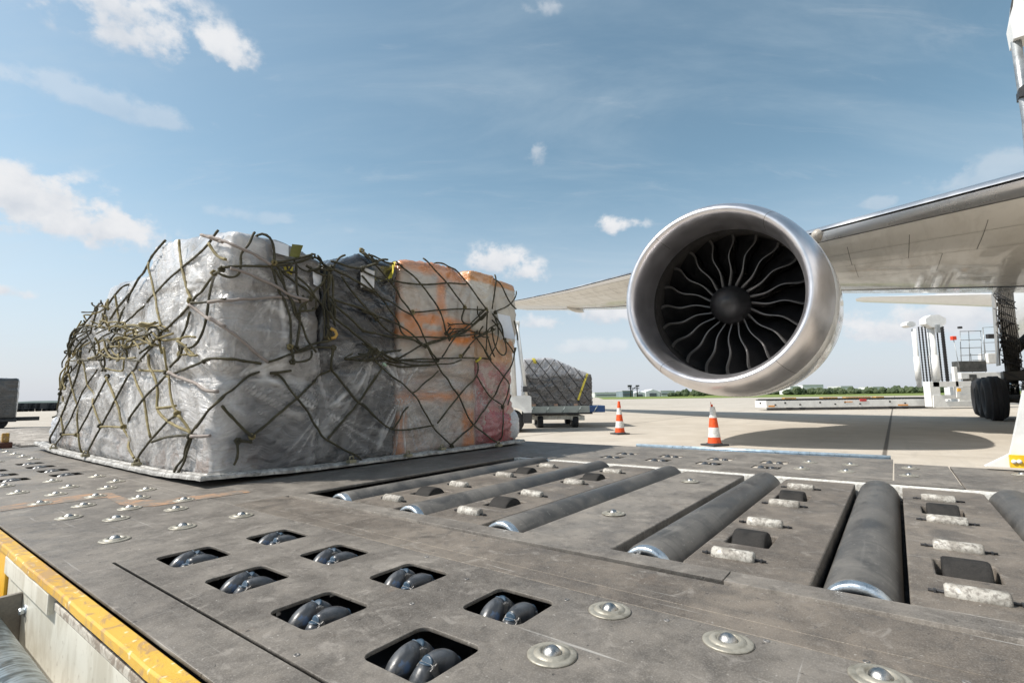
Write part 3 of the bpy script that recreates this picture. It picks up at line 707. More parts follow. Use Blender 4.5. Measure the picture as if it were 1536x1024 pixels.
# fuselage and belly fairing
FB = -10.3
mb = MB(); n = 48; prof = [(-19, .1, 4.6), (-18.4, .9, 4.7), (-17, 1.7, 4.9), (-15, 2.4, 5.1), (-12, 2.95, 5.2), (-8, 3.1, 5.25), (10, 3.1, 5.25), (24, 3.1, 5.25), (30, 2.6, 5.7), (36, 1.8, 6.3), (41, 1.0, 6.9), (44, .3, 7.2)]
for r_, x_ in (): pass
rings = []
for x, r, zc in prof: rings.append([mb.bm.verts.new((x, FB+r*math.cos(2*math.pi*k/n), zc+r*math.sin(2*math.pi*k/n))) for k in range(n)])
for A, B in zip(rings, rings[1:]):
    for k in range(n): mb.face((A[k], A[(k+1) % n], B[(k+1) % n], B[k])).smooth = True
mb.face(rings[0]); mb.face(rings[-1]); mb.build('fuselage', M_fus, AIR)
mb = MB(); rings = []
for x, w, h in ((-4, .6, .3), (-2, 2.6, 1.2), (1, 3.3, 1.75), (6, 3.5, 1.9), (12, 3.4, 1.8), (15, 2.8, 1.3), (17.5, .8, .4)):
    rings.append([mb.bm.verts.new((x, FB+w*math.copysign(abs(math.cos(2*math.pi*k/32))**.75, math.cos(2*math.pi*k/32)), 3.95+h*math.sin(2*math.pi*k/32))) for k in range(32)])
for A, B in zip(rings, rings[1:]):
    for k in range(32): mb.face((A[k], A[(k+1) % 32], B[(k+1) % 32], B[k])).smooth = True
mb.build('belly_fairing', M_wing, AIR)
# tail
mb = MB(); T2 = [( FB+.8, 35.5, 6.6, 7.25, .5), (FB+4.5, 37.6, 4.8, 7.95, .34), (FB+9.2, 40.6, 3.0, 8.9, .16), (FB+9.7, 41.6, 1.4, 8.95, .05)]
for sg in (1, -1):
    ss = [(FB+sg*(y-FB), x, ch, z+.0, th, 0) for y, x, ch, z, th in T2]
    for up in (True, False):
        G = [[mb.bm.verts.new(wpt(s_, t, up)) for t in TS] for s_ in ss]
        for A, B in zip(G, G[1:]):
            for k in range(len(TS)-1): mb.face((A[k], A[k+1], B[k+1], B[k])).smooth = True
mb.build('tailplane', M_fus, AIR)
mb = MB(); fin = [(31, 7.6), (41.5, 7.6), (44.0, 14.5), (40.5, 14.5)]
mb.prism(fin, FB-.22, FB+.22, lambda u, v, d: (u, d, v)); mb.build('tail_fin', M_fus, AIR)
# main landing gear
GX, GY = 25.3-EA, -3.42-EB
gear = empty('landing_gear', (GX, GY, 0)); gear.parent = AIR
M_tan = simple('gear paint', (.075, .068, .058), .5, .2, .4, 8); M_chrome = simple('oleo chrome', (.6, .6, .6), .15, 1, .1, 10, 0)
TR, TW = .76, .30
for ix, x in enumerate((-1.45, 0, 1.45)):
    for y in (-.72, .72):
        mb = MB(); mb.lathe([(.30, -TW*.55), (.36, -TW*.8), (.52, -TW), (.63, -TW*.92), (.685, -TW*.66), (TR, -TW*.3), (TR*.996, -.13), (TR*.985, -.125), (TR*.985, -.105), (TR, -.10), (TR, -.02), (TR*.985, -.018), (TR*.985, .018), (TR, .02), (TR, .1), (TR*.985, .105), (TR*.985, .125), (TR*.996, .13), (TR, TW*.3), (.685, TW*.66), (.63, TW*.92), (.52, TW), (.36, TW*.8), (.30, TW*.55)], 48, Matrix.Translation((x, y, TR-.01)) @ Matrix.Rotation(R(90), 4, 'Z'), 'x')
        o = mb.build('tyre', M_rubber, gear)
        mb = MB(); mb.lathe([(0, -.16), (.12, -.17), (.30, -.12), (.345, -.15), (.345, .15), (.30, .12), (.12, .17), (0, .16)], 32, Matrix.Translation((x, y, TR-.01)) @ Matrix.Rotation(R(90), 4, 'Z'), 'x'); mb.build('rim', M_tan, o)
mb = MB(); mb.box(-1.7, -.14, .58, 1.7, .14, .86, .04)
for x in (-1.45, 0, 1.45): mb.tube([(x, -.75, .69), (x, .75, .69)], .09, 12)
mb.build('bogie_beam', M_tan, gear)
mb = MB(); mb.tube([(0, 0, .7), (.0, 0, 1.5)], .12, 20); mb.build('oleo', M_chrome, gear)
mb = MB(); mb.tube([(0, 0, 1.4), (0, 0, 1.5), (-.05, -.05, 4.9)], [.24, .21, .22], 24); mb.tube([(0, 0, 2.2), (-.9, -2.2, 4.7)], .09, 12); mb.tube([(0, 0, 2.4), (2.4, -.3, 4.7)], .09, 12)
mb.box(-.32, -.3, 1.35, .32, .3, 1.7, .05); mb.tube([(.3, .1, 1.5), (.7, .1, 1.05), (.25, .1, .75)], .06, 8)
for i in range(9): mb.tube([(-.25, -.2+.05*i, 1.6), (-.34, -.22+.06*i, 2.6+.1*i), (-.28, -.15+.04*i, 4.6)], .014, 6)
for z in (2.0, 2.7, 3.4, 4.1): mb.tube([(0, 0, z), (-.01, 0, z+.12)], .25, 20)
mb.build('strut', M_tan, gear)
mb = MB(); random.seed(3)
mb.tube([(0, -.3, 1.6), (.3, -1.6, 3.0), (.2, -2.6, 4.6)], .13, 12); mb.tube([(.4, -.2, 2.6), (1.4, -1.2, 3.6), (1.8, -1.4, 4.7)], .11, 12)
for i in range(30):
    z = random.uniform(1.0, 4.6); a = random.uniform(0, 6.28)
    pts = [(-.3+.12*math.sin(a+k), .28*math.cos(a+k*1.3)+.1*k/5, z+.22*k*random.uniform(.4, 1.1)-.1) for k in range(5)]; mb.tube(pts, .016, 6)
mb.build('hoses', M_dark, gear)
mb = MB(); mb.box(-.35, .40, 1.9, .35, .44, 4.6, .01, Matrix.Rotation(R(2), 4, 'X')); mb.build('gear_door', simple('gear door grey', (.30, .29, .27), .4), gear)

# ------------------------------------------------------------------ pallet and netted cargo
PROT = R(52.7); C0 = onz(300, 719, .66)
E1 = Vector((math.cos(PROT), math.sin(PROT), 0)); E2 = Vector((-math.sin(PROT), math.cos(PROT), 0))
PW = Matrix.Translation((C0.x, C0.y, 0)) @ Matrix.Rotation(PROT, 4, 'Z'); PWI = PW.inverted()
ZT = .640
def pal(name, label, cat, group=None): return empty(name, (C0.x, C0.y, 0), PROT, label, cat, group)
SX, SY = 2.44, 3.30
def warp(s, t):
    e = 0
    for cx, cy, h, w in ((0, 0, .020, .35), (SX, 0, .004, .5), (0, SY, .035, .45), (SX, SY, .02, .5)): e += h*math.exp(-((s-cx)**2+(t-cy)**2)/(w*w))
    return e
def palfn(g, p, O, o):
    n = g.noise(O, 18, 7, .7, .5); c = g.mix(g.ramp(n, .35, .62), (.20, .19, .175), (.50, .485, .455)); c = g.mix(g.ramp(g.noise(O, 70, 4), .56, .68, 0, .7), c, (.08, .07, .06))
    g.set(p.inputs['Base Color'], c); p.inputs['Metallic'].default_value = .3; p.inputs['Roughness'].default_value = .48; bump(g, p, n, .4, .004)
M_pal = mat('worn aluminium rail', palfn)
PA = pal('cargo_pallet', 'flat worn aluminium air cargo pallet with bent corners on the loader deck', 'pallet')
mb = MB(); nx, ny = 24, 30
G = [[mb.bm.verts.new((.03+(SX-.06)*i/nx, .03+(SY-.06)*j/ny, ZT-.004+warp(.03+(SX-.06)*i/nx, .03+(SY-.06)*j/ny))) for i in range(nx+1)] for j in range(ny+1)]
H = [[mb.bm.verts.new(v.co-Vector((0, 0, .007))) for v in row] for row in G]
for j in range(ny):
    for i in range(nx): mb.face((G[j][i], G[j][i+1], G[j+1][i+1], G[j+1][i])); mb.face((H[j][i], H[j+1][i], H[j+1][i+1], H[j][i+1]))
mb.build('pallet_sheet', simple('dull aluminium sheet', (.30, .30, .29), .45, .6, .3, 8), PA)
prof = [(0, -.008), (.002, .004), (.008, .012), (.020, .014), (.024, .009), (.044, .009), (.048, .014), (.060, .014), (.064, .005), (.062, -.012), (.03, -.014)]
for A, B, inn in (((0, 0), (SX, 0), (0, 1)), ((0, 0), (0, SY), (1, 0)), ((SX, 0), (SX, SY), (-1, 0)), ((0, SY), (SX, SY), (0, -1))):
    mb = MB(); n = 60; rows = []
    for i in range(n+1):
        f = i/n; s0, t0 = A[0]+(B[0]-A[0])*f, A[1]+(B[1]-A[1])*f; row = []
        for w_, z_ in prof:
            k = min(f, 1-f)*(SX if A[1] == B[1] else SY); cut = max(0, w_-k)       # mitre
            s = s0+inn[0]*w_+(B[0]-A[0] != 0)*(cut if f < .5 else -cut); t = t0+inn[1]*w_+(B[1]-A[1] != 0)*(cut if f < .5 else -cut)
            row.append(mb.bm.verts.new((s, t, ZT+z_+warp(s0, t0)+.0012*math.sin(i*1.7))))
        rows.append(row)
    for P_, Q_ in zip(rows, rows[1:]):
        for k in range(len(prof)-1): mb.face((P_[k], P_[k+1], Q_[k+1], Q_[k]))
    mb.build('edge_rail', M_pal, PA)
# --- wrapped bundles
def film_layers(g, p, O, c, film=(.34, .335, .325), amount=.5, ang=40, fs=.75):
    w = g.noise(O, 2.2, 3, .5, 0, 1)
    Q = g.vm('ADD', O, g.vm('MULTIPLY', w, (.5, .5, .5)))
    s1 = g.noise(g.mapping(Q, rot=(R(62), R(ang), 0), scale=(1.3*fs, 1.3*fs, 13*fs)), 1.3, 5, .55, .3)
    s2 = g.noise(g.mapping(Q, rot=(R(78), R(-ang*.5), R(15)), scale=(1.8*fs, 1.8*fs, 19*fs)), 1.5, 5, .55, .3)
    r1 = g.m('SUBTRACT', 1, g.m('MULTIPLY', g.m('ABSOLUTE', g.m('SUBTRACT', s1, .5)), 6), clamp=True)
    r2 = g.m('SUBTRACT', 1, g.m('MULTIPLY', g.m('ABSOLUTE', g.m('SUBTRACT', s2, .5)), 6), clamp=True)
    cl = g.noise(O, 3.5, 5, .6)
    f = g.m('MULTIPLY', g.m('ADD', g.m('MULTIPLY', g.m('POWER', r1, 3), .6), g.m('ADD', g.m('MULTIPLY', g.m('POWER', r2, 4), .45), g.ramp(cl, .45, .75, 0, .18))), amount, clamp=True)
    c = g.mix(f, c, film)
    g.set(p.inputs['Base Color'], c)
    g.set(p.inputs['Roughness'], g.ramp(cl, .3, .7, .13, .30)); p.inputs['Coat Weight'].default_value = .5; p.inputs['Coat Roughness'].default_value = .12
    h = g.m('ADD', g.m('MULTIPLY', r1, .8), g.m('ADD', g.m('MULTIPLY', r2, .5), g.m('MULTIPLY', g.noise(O, 22, 3, .5), .25)))
    bump(g, p, h, .5, .012)
    return f
def whitewrap(g, p, O, o):
    s = g.n('ShaderNodeSeparateXYZ'); g.set(s.inputs[0], O)
    n = g.noise(O, 2.6, 6, .6, .6); z = s.outputs[2]
    c = g.mix(g.ramp(n, .38, .66), (.58, .57, .565), (.42, .405, .395))
    # brown parcels showing faintly through the film near the bottom
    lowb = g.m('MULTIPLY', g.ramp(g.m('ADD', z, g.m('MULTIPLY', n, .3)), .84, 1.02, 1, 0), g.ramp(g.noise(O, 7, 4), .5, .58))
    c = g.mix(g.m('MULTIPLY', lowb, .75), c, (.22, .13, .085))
    inner = g.ramp(g.m('ADD', s.outputs[0], g.m('MULTIPLY', g.m('SUBTRACT', n, .5), .5)), .10, .30)  # right-hand face: its shade put into the colour, dark contents low down
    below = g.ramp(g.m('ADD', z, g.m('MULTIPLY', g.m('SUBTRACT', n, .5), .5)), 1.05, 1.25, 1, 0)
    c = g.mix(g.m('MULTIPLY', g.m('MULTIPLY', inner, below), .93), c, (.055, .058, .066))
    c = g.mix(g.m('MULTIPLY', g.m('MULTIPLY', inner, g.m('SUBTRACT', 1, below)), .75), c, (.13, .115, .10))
    film_layers(g, p, O, c, g.mix(inner, (.50, .495, .50), g.mix(below, (.15, .145, .145), (.07, .07, .08))), .50, 48)  # film tone darkened likewise on the shaded face
def darkwrap(g, p, O, o):
    n = g.noise(O, 3, 5, .6); c = g.mix(g.ramp(n, .4, .6), (.020, .021, .025), (.042, .041, .042)); film_layers(g, p, O, c, (.085, .083, .08), .45, 40)
def orangewrap(g, p, O, o):
    s = g.n('ShaderNodeSeparateXYZ'); g.set(s.inputs[0], g.vm('ADD', O, g.vm('MULTIPLY', g.vm('SUBTRACT', g.noise(O, 4, 4, .6, 0, 1), (.5, .5, .5)), (.10, .10, .10))))
    x, z = s.outputs[0], s.outputs[2]
    def band(v, a, b, so=.03): return g.m('MULTIPLY', g.ramp(v, a-so, a+so), g.ramp(v, b-so, b+so, 1, 0))
    c = g.mix(g.ramp(g.noise(O, 2.5, 5, .6), .4, .65), (.50, .46, .41), (.42, .32, .25))
    om = g.m('MAXIMUM', g.m('MULTIPLY', band(z, 1.40, 1.57), g.m('SUBTRACT', 1, g.m('MULTIPLY', band(z, 1.46, 1.50, .015), band(g.m('FRACT', g.m('MULTIPLY', x, 3.1)), .25, .75)))), g.m('MULTIPLY', band(x, 1.50, 1.58), g.ramp(z, 1.55, 1.6, 0, .75)))
    om = g.m('MAXIMUM', om, g.m('MULTIPLY', band(z, 1.86, 2.2), .8)); om = g.m('MAXIMUM', om, g.m('MULTIPLY', band(x, 1.14, 1.20), g.ramp(z, 1.58, 1.66, 0, .4)))
    om = g.m('MAXIMUM', om, g.m('MULTIPLY', band(z, .98, 1.04), .8))
    om = g.m('MAXIMUM', om, g.m('MULTIPLY', g.m('MAXIMUM', band(x, 1.16, 1.24), band(x, 1.78, 1.90)), g.ramp(z, .88, .94, .9, 0)))
    c = g.mix(g.m('MULTIPLY', om, g.ramp(g.noise(O, 6, 5, .6), .3, .6, .6, 1)), c, (.70, .21, .02))
    pk = g.ramp(g.noise(g.vm('ADD', O, (3, 0, 1)), 4, 4, .6), .5, .7, 0, .6); c = g.mix(pk, c, (.36, .21, .17))
    film_layers(g, p, O, c, (.40, .35, .31), .25, 50)
def pinkwrap(g, p, O, o):
    n = g.noise(O, 6, 5, .6, 1.0); s = g.n('ShaderNodeSeparateXYZ'); g.set(s.inputs[0], O)
    c = g.mix(g.ramp(n, .42, .6), (.52, .36, .29), (.48, .12, .11)); c = g.mix(g.ramp(s.outputs[2], 1.22, 1.3, 0, .8), c, (.55, .33, .16)); film_layers(g, p, O, c, (.42, .37, .35), .3, 50, .9)
def redwrap(g, p, O, o):
    n = g.noise(O, 7, 5, .6); c = g.mix(g.ramp(n, .4, .6), (.36, .02, .03), (.48, .06, .06)); film_layers(g, p, O, c, (.45, .22, .22), .25, 60, 1.0)
def cartonfn(g, p, O, o):
    s = g.n('ShaderNodeSeparateXYZ'); g.set(s.inputs[0], g.vm('ADD', O, g.vm('MULTIPLY', g.vm('SUBTRACT', g.noise(O, 5, 3, .6, 0, 1), (.5, .5, .5)), (.04, .04, .04)))); z = s.outputs[2]
    c = g.mix(g.ramp(g.noise(O, 5, 4), .4, .6), (.60, .57, .51), (.52, .47, .40)); c = g.mix(g.ramp(z, 1.885, 1.91), c, (.56, .24, .06)); film_layers(g, p, O, c, (.62, .58, .53), .25, 60)
def clearbag(g, p, O, o):
    n = g.noise(O, 5, 5, .6, 1); film_layers(g, p, O, g.mix(g.ramp(n, .4, .6), (.5, .52, .56), (.66, .67, .70)), (.75, .76, .78), .6, 40, 1.4); p.inputs['Alpha'].default_value = 1.0
def fold(u, z, sc=1.0):
    w = noise.noise((u*1.3, z*1.3, 3.1))*1.1; th = .95+w
    a = u*math.cos(th)+z*math.sin(th); b = -u*math.sin(th)+z*math.cos(th)
    r1 = 1-min(1, abs(noise.noise((a*3.6*sc, b*.8*sc, 1.0)))*3.0); r2 = 1-min(1, abs(noise.noise((a*9*sc, b*1.3*sc, 7.0)))*3.0)
    th2 = -.5+w*.8; a2 = u*math.cos(th2)+z*math.sin(th2); b2 = -u*math.sin(th2)+z*math.cos(th2)
    r3 = 1-min(1, abs(noise.noise((a2*12*sc, b2*1.6*sc, 4.0)))*3.2)
    return .013*r1**1.6+.008*r2*r2+.005*r3*r3
CB_V, CB_F = [], []
def bundle(name, label, cat, s0, s1, t0, t1, z0, z1, m, rad=.07, res=.018, top=None, shape=None, wr=1.0, bulge=.02, seed=0.0, group=None, crease=None):
    bm = bmesh.new(); cx, cy, cz = (s0+s1)/2, (t0+t1)/2, (z0+z1)/2; hx, hy, hz = (s1-s0)/2, (t1-t0)/2, (z1-z0)/2
    def grid(fu, nu, nv):
        G = [[bm.verts.new(fu(i/nu*2-1, j/nv*2-1)) for i in range(nu+1)] for j in range(nv+1)]
        for j in range(nv):
            for i in range(nu): bm.faces.new((G[j][i], G[j][i+1], G[j+1][i+1], G[j+1][i]))
    k = lambda h: max(3, int(2*h/res))
    for sg in (-1, 1):
        grid(lambda a, b: Vector((sg*hx, a*hy, b*hz)), k(hy), k(hz)); grid(lambda a, b: Vector((a*hx, sg*hy, b*hz)), k(hx), k(hz)); grid(lambda a, b: Vector((a*hx, b*hy, sg*hz)), k(hx), k(hy))
    bmesh.ops.remove_doubles(bm, verts=bm.verts[:], dist=.0004)
    for v in bm.verts:
        p = v.co.copy(); zr = rad
        inn = Vector((max(-hx+rad, min(hx-rad, p.x)), max(-hy+rad, min(hy-rad, p.y)), max(-hz+zr, min(hz-zr, p.z)))); d_ = p-inn
        n_ = d_.normalized() if d_.length > 1e-6 else Vector((0, 0, 1)); p = inn+n_*rad
        fx, fy, fz = 1-(p.x/hx)**2, 1-(p.y/hy)**2, 1-(p.z/hz)**2
        side = 1 - abs(n_.z)**2
        dd = bulge*(abs(n_.x)*max(0, fy)*max(0, fz)+abs(n_.y)*max(0, fx)*max(0, fz)+abs(n_.z)*max(0, fx)*max(0, fy))
        q = Vector((cx, cy, cz))+p
        u = q.x-q.y+seed
        dd += wr*(fold(u, q.z)*side + (1-side)*fold(q.x*1.1+seed, q.y*1.1)) + .006*noise.noise((q.x*3+seed, q.y*3, q.z*3))
        if crease:
            for zc in crease: dd -= .022*math.exp(-((q.z-zc-.03*noise.noise((u*2, 0, 0)))/.028)**2)*side
        q += n_*dd
        if top:
            f = (q.z-z0)/(z1-z0); q.z = z0+(top(q.x, q.y)-z0)*f
        if shape: q = shape(q)
        if z0 < .7 and q.z < ZT+.002: q.z = ZT+.002
        v.co = q
    bmesh.ops.recalc_face_normals(bm, faces=bm.faces[:])
    for f in bm.faces: f.smooth = True
    base = len(CB_V); bm.verts.ensure_lookup_table(); bm.verts.index_update()
    CB_V.extend([PW @ v.co for v in bm.verts]); CB_F.extend([[base+v.index for v in f.verts] for f in bm.faces])
    me = bpy.data.meshes.new(name); bm.to_mesh(me); bm.free(); me.materials.append(m)
    o = bpy.data.objects.new(name, me); COL.objects.link(o); o.matrix_world = PW; return tag(o, label, cat, group)
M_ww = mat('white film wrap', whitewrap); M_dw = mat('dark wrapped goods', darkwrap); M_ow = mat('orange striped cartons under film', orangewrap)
M_pw = mat('pink red goods under film', pinkwrap); M_rw = mat('red bag', redwrap); M_ct = mat('carton with orange lid', cartonfn); M_cb = mat('clear plastic bag', clearbag)
def lean(q):      # net pulls the left face inwards as it rises
    f = max(0, (q.z-ZT)/1.3); q.x += .05*f*f*max(0, 1-(q.x-.08)/.6); return q
GW = 'wrapped goods stacked on the netted pallet'
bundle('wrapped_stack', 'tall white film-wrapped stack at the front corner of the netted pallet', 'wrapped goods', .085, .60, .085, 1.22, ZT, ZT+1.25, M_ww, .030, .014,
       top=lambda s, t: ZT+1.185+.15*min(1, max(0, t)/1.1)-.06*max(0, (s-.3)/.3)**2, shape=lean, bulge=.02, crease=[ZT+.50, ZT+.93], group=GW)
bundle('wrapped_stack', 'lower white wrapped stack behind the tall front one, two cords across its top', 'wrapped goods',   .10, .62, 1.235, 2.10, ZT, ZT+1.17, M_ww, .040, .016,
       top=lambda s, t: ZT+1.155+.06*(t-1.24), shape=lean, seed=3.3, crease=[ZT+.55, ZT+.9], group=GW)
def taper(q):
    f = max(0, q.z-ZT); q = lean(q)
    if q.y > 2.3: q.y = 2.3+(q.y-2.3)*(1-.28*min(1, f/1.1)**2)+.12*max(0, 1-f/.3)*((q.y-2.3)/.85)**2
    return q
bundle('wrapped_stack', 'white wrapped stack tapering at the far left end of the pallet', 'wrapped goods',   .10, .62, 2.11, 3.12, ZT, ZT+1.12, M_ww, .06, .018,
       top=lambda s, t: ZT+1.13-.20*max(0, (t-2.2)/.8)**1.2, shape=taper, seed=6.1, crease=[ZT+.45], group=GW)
bundle('wrapped_stack', 'dark grey wrapped stack between the white front stack and the orange cartons', 'wrapped goods', .615, 1.165, .09, 1.5, ZT, ZT+1.2, M_dw, .05, .015,
       top=lambda s, t: ZT+1.12+.12*min(1, max(0, (s-.60)/.28)), seed=1.7, crease=[ZT+.55], group=GW)
bundle('wrapped_cartons', 'cartons with orange bands seen through clear film right of the dark stack', 'cartons', 1.18, 1.93, .085, 1.4, ZT, ZT+1.32, M_ow, .035, .015,
       top=lambda s, t: ZT+1.275+.04*math.sin((s-1.2)*4)-.07*max(0, (s-1.7)/.2), seed=2.2, wr=.75, crease=[ZT+.5], group=GW)
bundle('carton', 'white carton with orange lid on top at the right end of the pallet, left one', 'carton', 1.86, 2.15, .07, .62, ZT+.87, ZT+1.34, M_ct, .025, .014, wr=.45, bulge=.012, seed=4, group=GW)
bundle('carton', 'white carton with orange lid on top at the right end of the pallet, outermost one', 'carton', 2.155, 2.43, .07, .62, ZT+.80, ZT+1.315, M_ct, .03, .014, wr=.5, bulge=.015, seed=5, group=GW)
bundle('wrapped_goods', 'pink and orange goods under creased film below the two orange-lidded cartons', 'wrapped goods', 1.93, 2.42, .075, 1.3, ZT, ZT+.88, M_pw, .06, .015, seed=8, crease=[ZT+.35], group=GW,
       shape=lambda q: Vector((q.x-.06*math.exp(-((q.z-ZT-.45)/.2)**2)*max(0, (q.x-2)/.4), q.y, q.z)))
bundle('red_bag', 'red plastic bag low at the right front edge of the pallet', 'bag', 1.98, 2.33, .045, .45, ZT, ZT+.27, M_rw, .09, .012, seed=9, wr=1.2)
bundle('plastic_bag', 'puffy clear white plastic bag at the right corner of the pallet', 'bag', 2.27, 2.47, .06, .40, ZT+.005, ZT+.27, M_cb, .095, .012, seed=10, wr=.7)
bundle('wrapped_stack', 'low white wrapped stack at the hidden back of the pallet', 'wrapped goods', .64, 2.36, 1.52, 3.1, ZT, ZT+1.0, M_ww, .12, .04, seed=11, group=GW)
bundle('plastic_bag', 'loose clear film bunched at the far left corner of the pallet', 'plastic film', .09, .42, 2.95, 3.22, ZT+.005, ZT+.30, M_cb, .09, .014, seed=12, wr=.8,
       shape=lambda q: Vector((q.x, q.y-.25*max(0, q.z-ZT), q.z)))
bundle('plastic_bag', 'small white knotted bag poking out high at the left end of the cargo', 'bag', .12, .30, 2.62, 2.86, ZT+.80, ZT+.96, M_cb, .075, .012, seed=13, wr=.8)
BV = BVHTree.FromPolygons(CB_V, CB_F)
# --- loose translucent film over the right-hand face
def filmfn(g, p, O, o):
    w = g.noise(O, 2.0, 3, .5, 0, 1); Q = g.vm('ADD', O, g.vm('MULTIPLY', w, (.45, .45, .45)))
    a = g.n('ShaderNodeAttribute'); a.attribute_name = 'fold'; at = a.outputs['Fac']
    s1 = g.noise(g.mapping(Q, rot=(0, R(-22), 0), scale=(1.6, 1.6, 15)), 1.5, 7, .62, .3)
    r1 = g.m('SUBTRACT', 1, g.m('MULTIPLY', g.m('ABSOLUTE', g.m('SUBTRACT', s1, .5)), 8), clamp=True)
    b = g.n('ShaderNodeAttribute'); b.attribute_name = 'edge'
    al = g.m('ADD', .035, g.m('ADD', g.m('MULTIPLY', g.m('POWER', at, 1.15), 1.25), g.m('MULTIPLY', g.m('POWER', r1, 3), .06)))
    al = g.m('ADD', al, g.ramp(g.noise(O, 2.3, 3, .5), .5, .75, 0, .10))
    g.set(p.inputs['Alpha'], g.m('MULTIPLY', al, b.outputs['Fac'], clamp=True)); g.set(p.inputs['Base Color'], (.60, .585, .57)); p.inputs['Roughness'].default_value = .2
    p.inputs['Coat Weight'].default_value = .4; p.inputs['Coat Roughness'].default_value = .1
    bump(g, p, r1, .5, .012)
def ffold(x, z, foci):
    """creases fanning out from the points where cords pinch the film"""
    tot = 0; best = 0
    for i, (fx, fz, ln, wt) in enumerate(foci):
        dx, dz = x-fx, z-fz; r = math.hypot(dx, dz)+.015; an = math.atan2(dz, dx)
        k = wt*math.exp(-r/ln)*min(1, (r/.08)**2)
        n1 = noise.noise((math.cos(an)*4.4+i*9, math.sin(an)*4.4, r*.9)); n2 = noise.noise((math.cos(an)*9+i*5, math.sin(an)*9, r*1.2+4))
        v = max(0, 1-abs(n1)*3.4)**2.2+.35*max(0, 1-abs(n2)*3.4)**2; gate = max(0, min(1, .5+1.6*noise.noise((math.cos(an)*1.4+i*3, math.sin(an)*1.4, 7+i))))
        best += k*v*gate; tot += k
    w = noise.noise((x*1.1, z*1.1, 9)); aa = x*math.cos(.5+w)+z*math.sin(.5+w); bb = -x*math.sin(.5+w)+z*math.cos(.5+w)
    best += .10*max(0, 1-abs(noise.noise((aa*1.3, bb*5, 3)))*4)**2
    return min(1, best)
def film_sheet(label, u0, u1, h, org, axis_u, axis_d, start, foci, edgef, ns, nz_, name='plastic_sheet', m=None):
    """sheet pulled over one face: u runs along the face, axis_d points into the load"""
    mb = MB(); lay = mb.bm.verts.layers.float.new('fold'); lay2 = mb.bm.verts.layers.float.new('edge'); depth = {}
    for j in range(nz_+1):
        for i in range(ns+1):
            u = u0+(u1-u0)*i/ns; z = ZT+.004+h*j/nz_; p_ = axis_u*u+axis_d*start+Vector((0, 0, z))
            hit = BV.ray_cast(PW @ p_, PW.to_3x3() @ axis_d, 2.0); depth[i, j] = start+hit[3] if hit[0] else .16
    for it in range(3):
        nd = {}
        for j in range(nz_+1):
            for i in range(ns+1):
                q = [depth[min(ns, max(0, i+a)), min(nz_, max(0, j+b))] for a in (-2, 0, 2) for b in (-2, 0, 2)]; nd[i, j] = min(depth[i, j], sum(q)/len(q))
        depth = nd
    Gd = []
    for j in range(nz_+1):
        row = []
        for i in range(ns+1):
            u = u0+(u1-u0)*i/ns; z = .004+h*j/nz_; f = ffold(u, z, foci)
            e = max(0, min(1, (edgef(u)-z)/.035)); e *= min(1, (u-u0)/.03, (u1-u)/.03)
            v = mb.bm.verts.new(axis_u*u+axis_d*(depth[i, j]-.007-.020*f)+Vector((0, 0, ZT+z))); v[lay] = f; v[lay2] = e; row.append(v)
        Gd.append(row)
    for j in range(nz_):
        for i in range(ns): mb.face((Gd[j][i], Gd[j][i+1], Gd[j+1][i+1], Gd[j+1][i])).smooth = True
    fo = mb.build(name, mat('loose clear film', filmfn), recalc=False); fo.matrix_world = PW; tag(fo, label, 'plastic sheet'); return fo
FR = [(.62, .30, .32, 1), (1.20, .40, .40, 1.2), (.14, .46, .30, 1), (1.90, .50, .25, .6), (.98, .66, .30, 1), (1.50, .12, .2, .5), (.55, .72, .30, .8), (2.15, .34, .15, .35), (.35, .95, .3, .8), (.15, 1.12, .25, .7)]
film_sheet('loose clear plastic sheet with fanned creases over the shaded right-hand face of the cargo', .05, 2.38, 1.12, 0, Vector((1, 0, 0)), Vector((0, 1, 0)), -.6, FR,
           lambda u: (1.08 if u < .52 else .66)+.10*noise.noise((u*1.6, 2, 0))+.05*noise.noise((u*6, 5, 0)), 210, 100)
FLF = [(.08, .50, .35, 1), (.55, .42, .35, 1), (.25, .95, .35, 1), (.90, .80, .40, 1.1), (1.30, .50, .35, 1), (1.9, .62, .40, 1), (2.4, .40, .40, 1), (.6, 1.12, .3, .9), (1.5, .95, .35, .9), (2.8, .25, .35, .9), (.10, 1.15, .3, .8)]
film_sheet('clear plastic film stretched in diagonal creases over the sunlit left-hand face of the cargo', .06, 3.05, 1.16, 0, Vector((0, 1, 0)), Vector((1, 0, 0)), -.6, FLF,
           lambda u: 1.14-.28*max(0, (u-2.1)/.9)-.04*(u > 1.2)+.02*noise.noise((u*5, 8, 0)), 250, 105)
# --- cargo net, cord by cord
def netfn(g, p, O, o):
    n = g.noise(O, 9, 4, .6); f = g.noise(O, 260, 3, .6)
    c = g.mix(g.ramp(n, .35, .65), (.028, .025, .013), (.060, .052, .026)); c = g.mix(g.ramp(f, .5, .7, 0, .6), c, (.15, .135, .075)); g.set(p.inputs['Base Color'], c); p.inputs['Roughness'].default_value = .75
    bump(g, p, f, .8, .003)
M_net = mat('olive net cord', netfn)
def netfn2(g, p, O, o):
    n = g.noise(O, 12, 4, .6); f = g.noise(O, 240, 3, .6)
    c = g.mix(g.ramp(n, .3, .6), (.13, .105, .042), (.24, .195, .085)); c = g.mix(g.ramp(f, .5, .7, 0, .6), c, (.34, .29, .16)); g.set(p.inputs['Base Color'], c); p.inputs['Roughness'].default_value = .75; bump(g, p, f, .8, .003)
M_net2 = mat('khaki cord sunlit tone', netfn2)
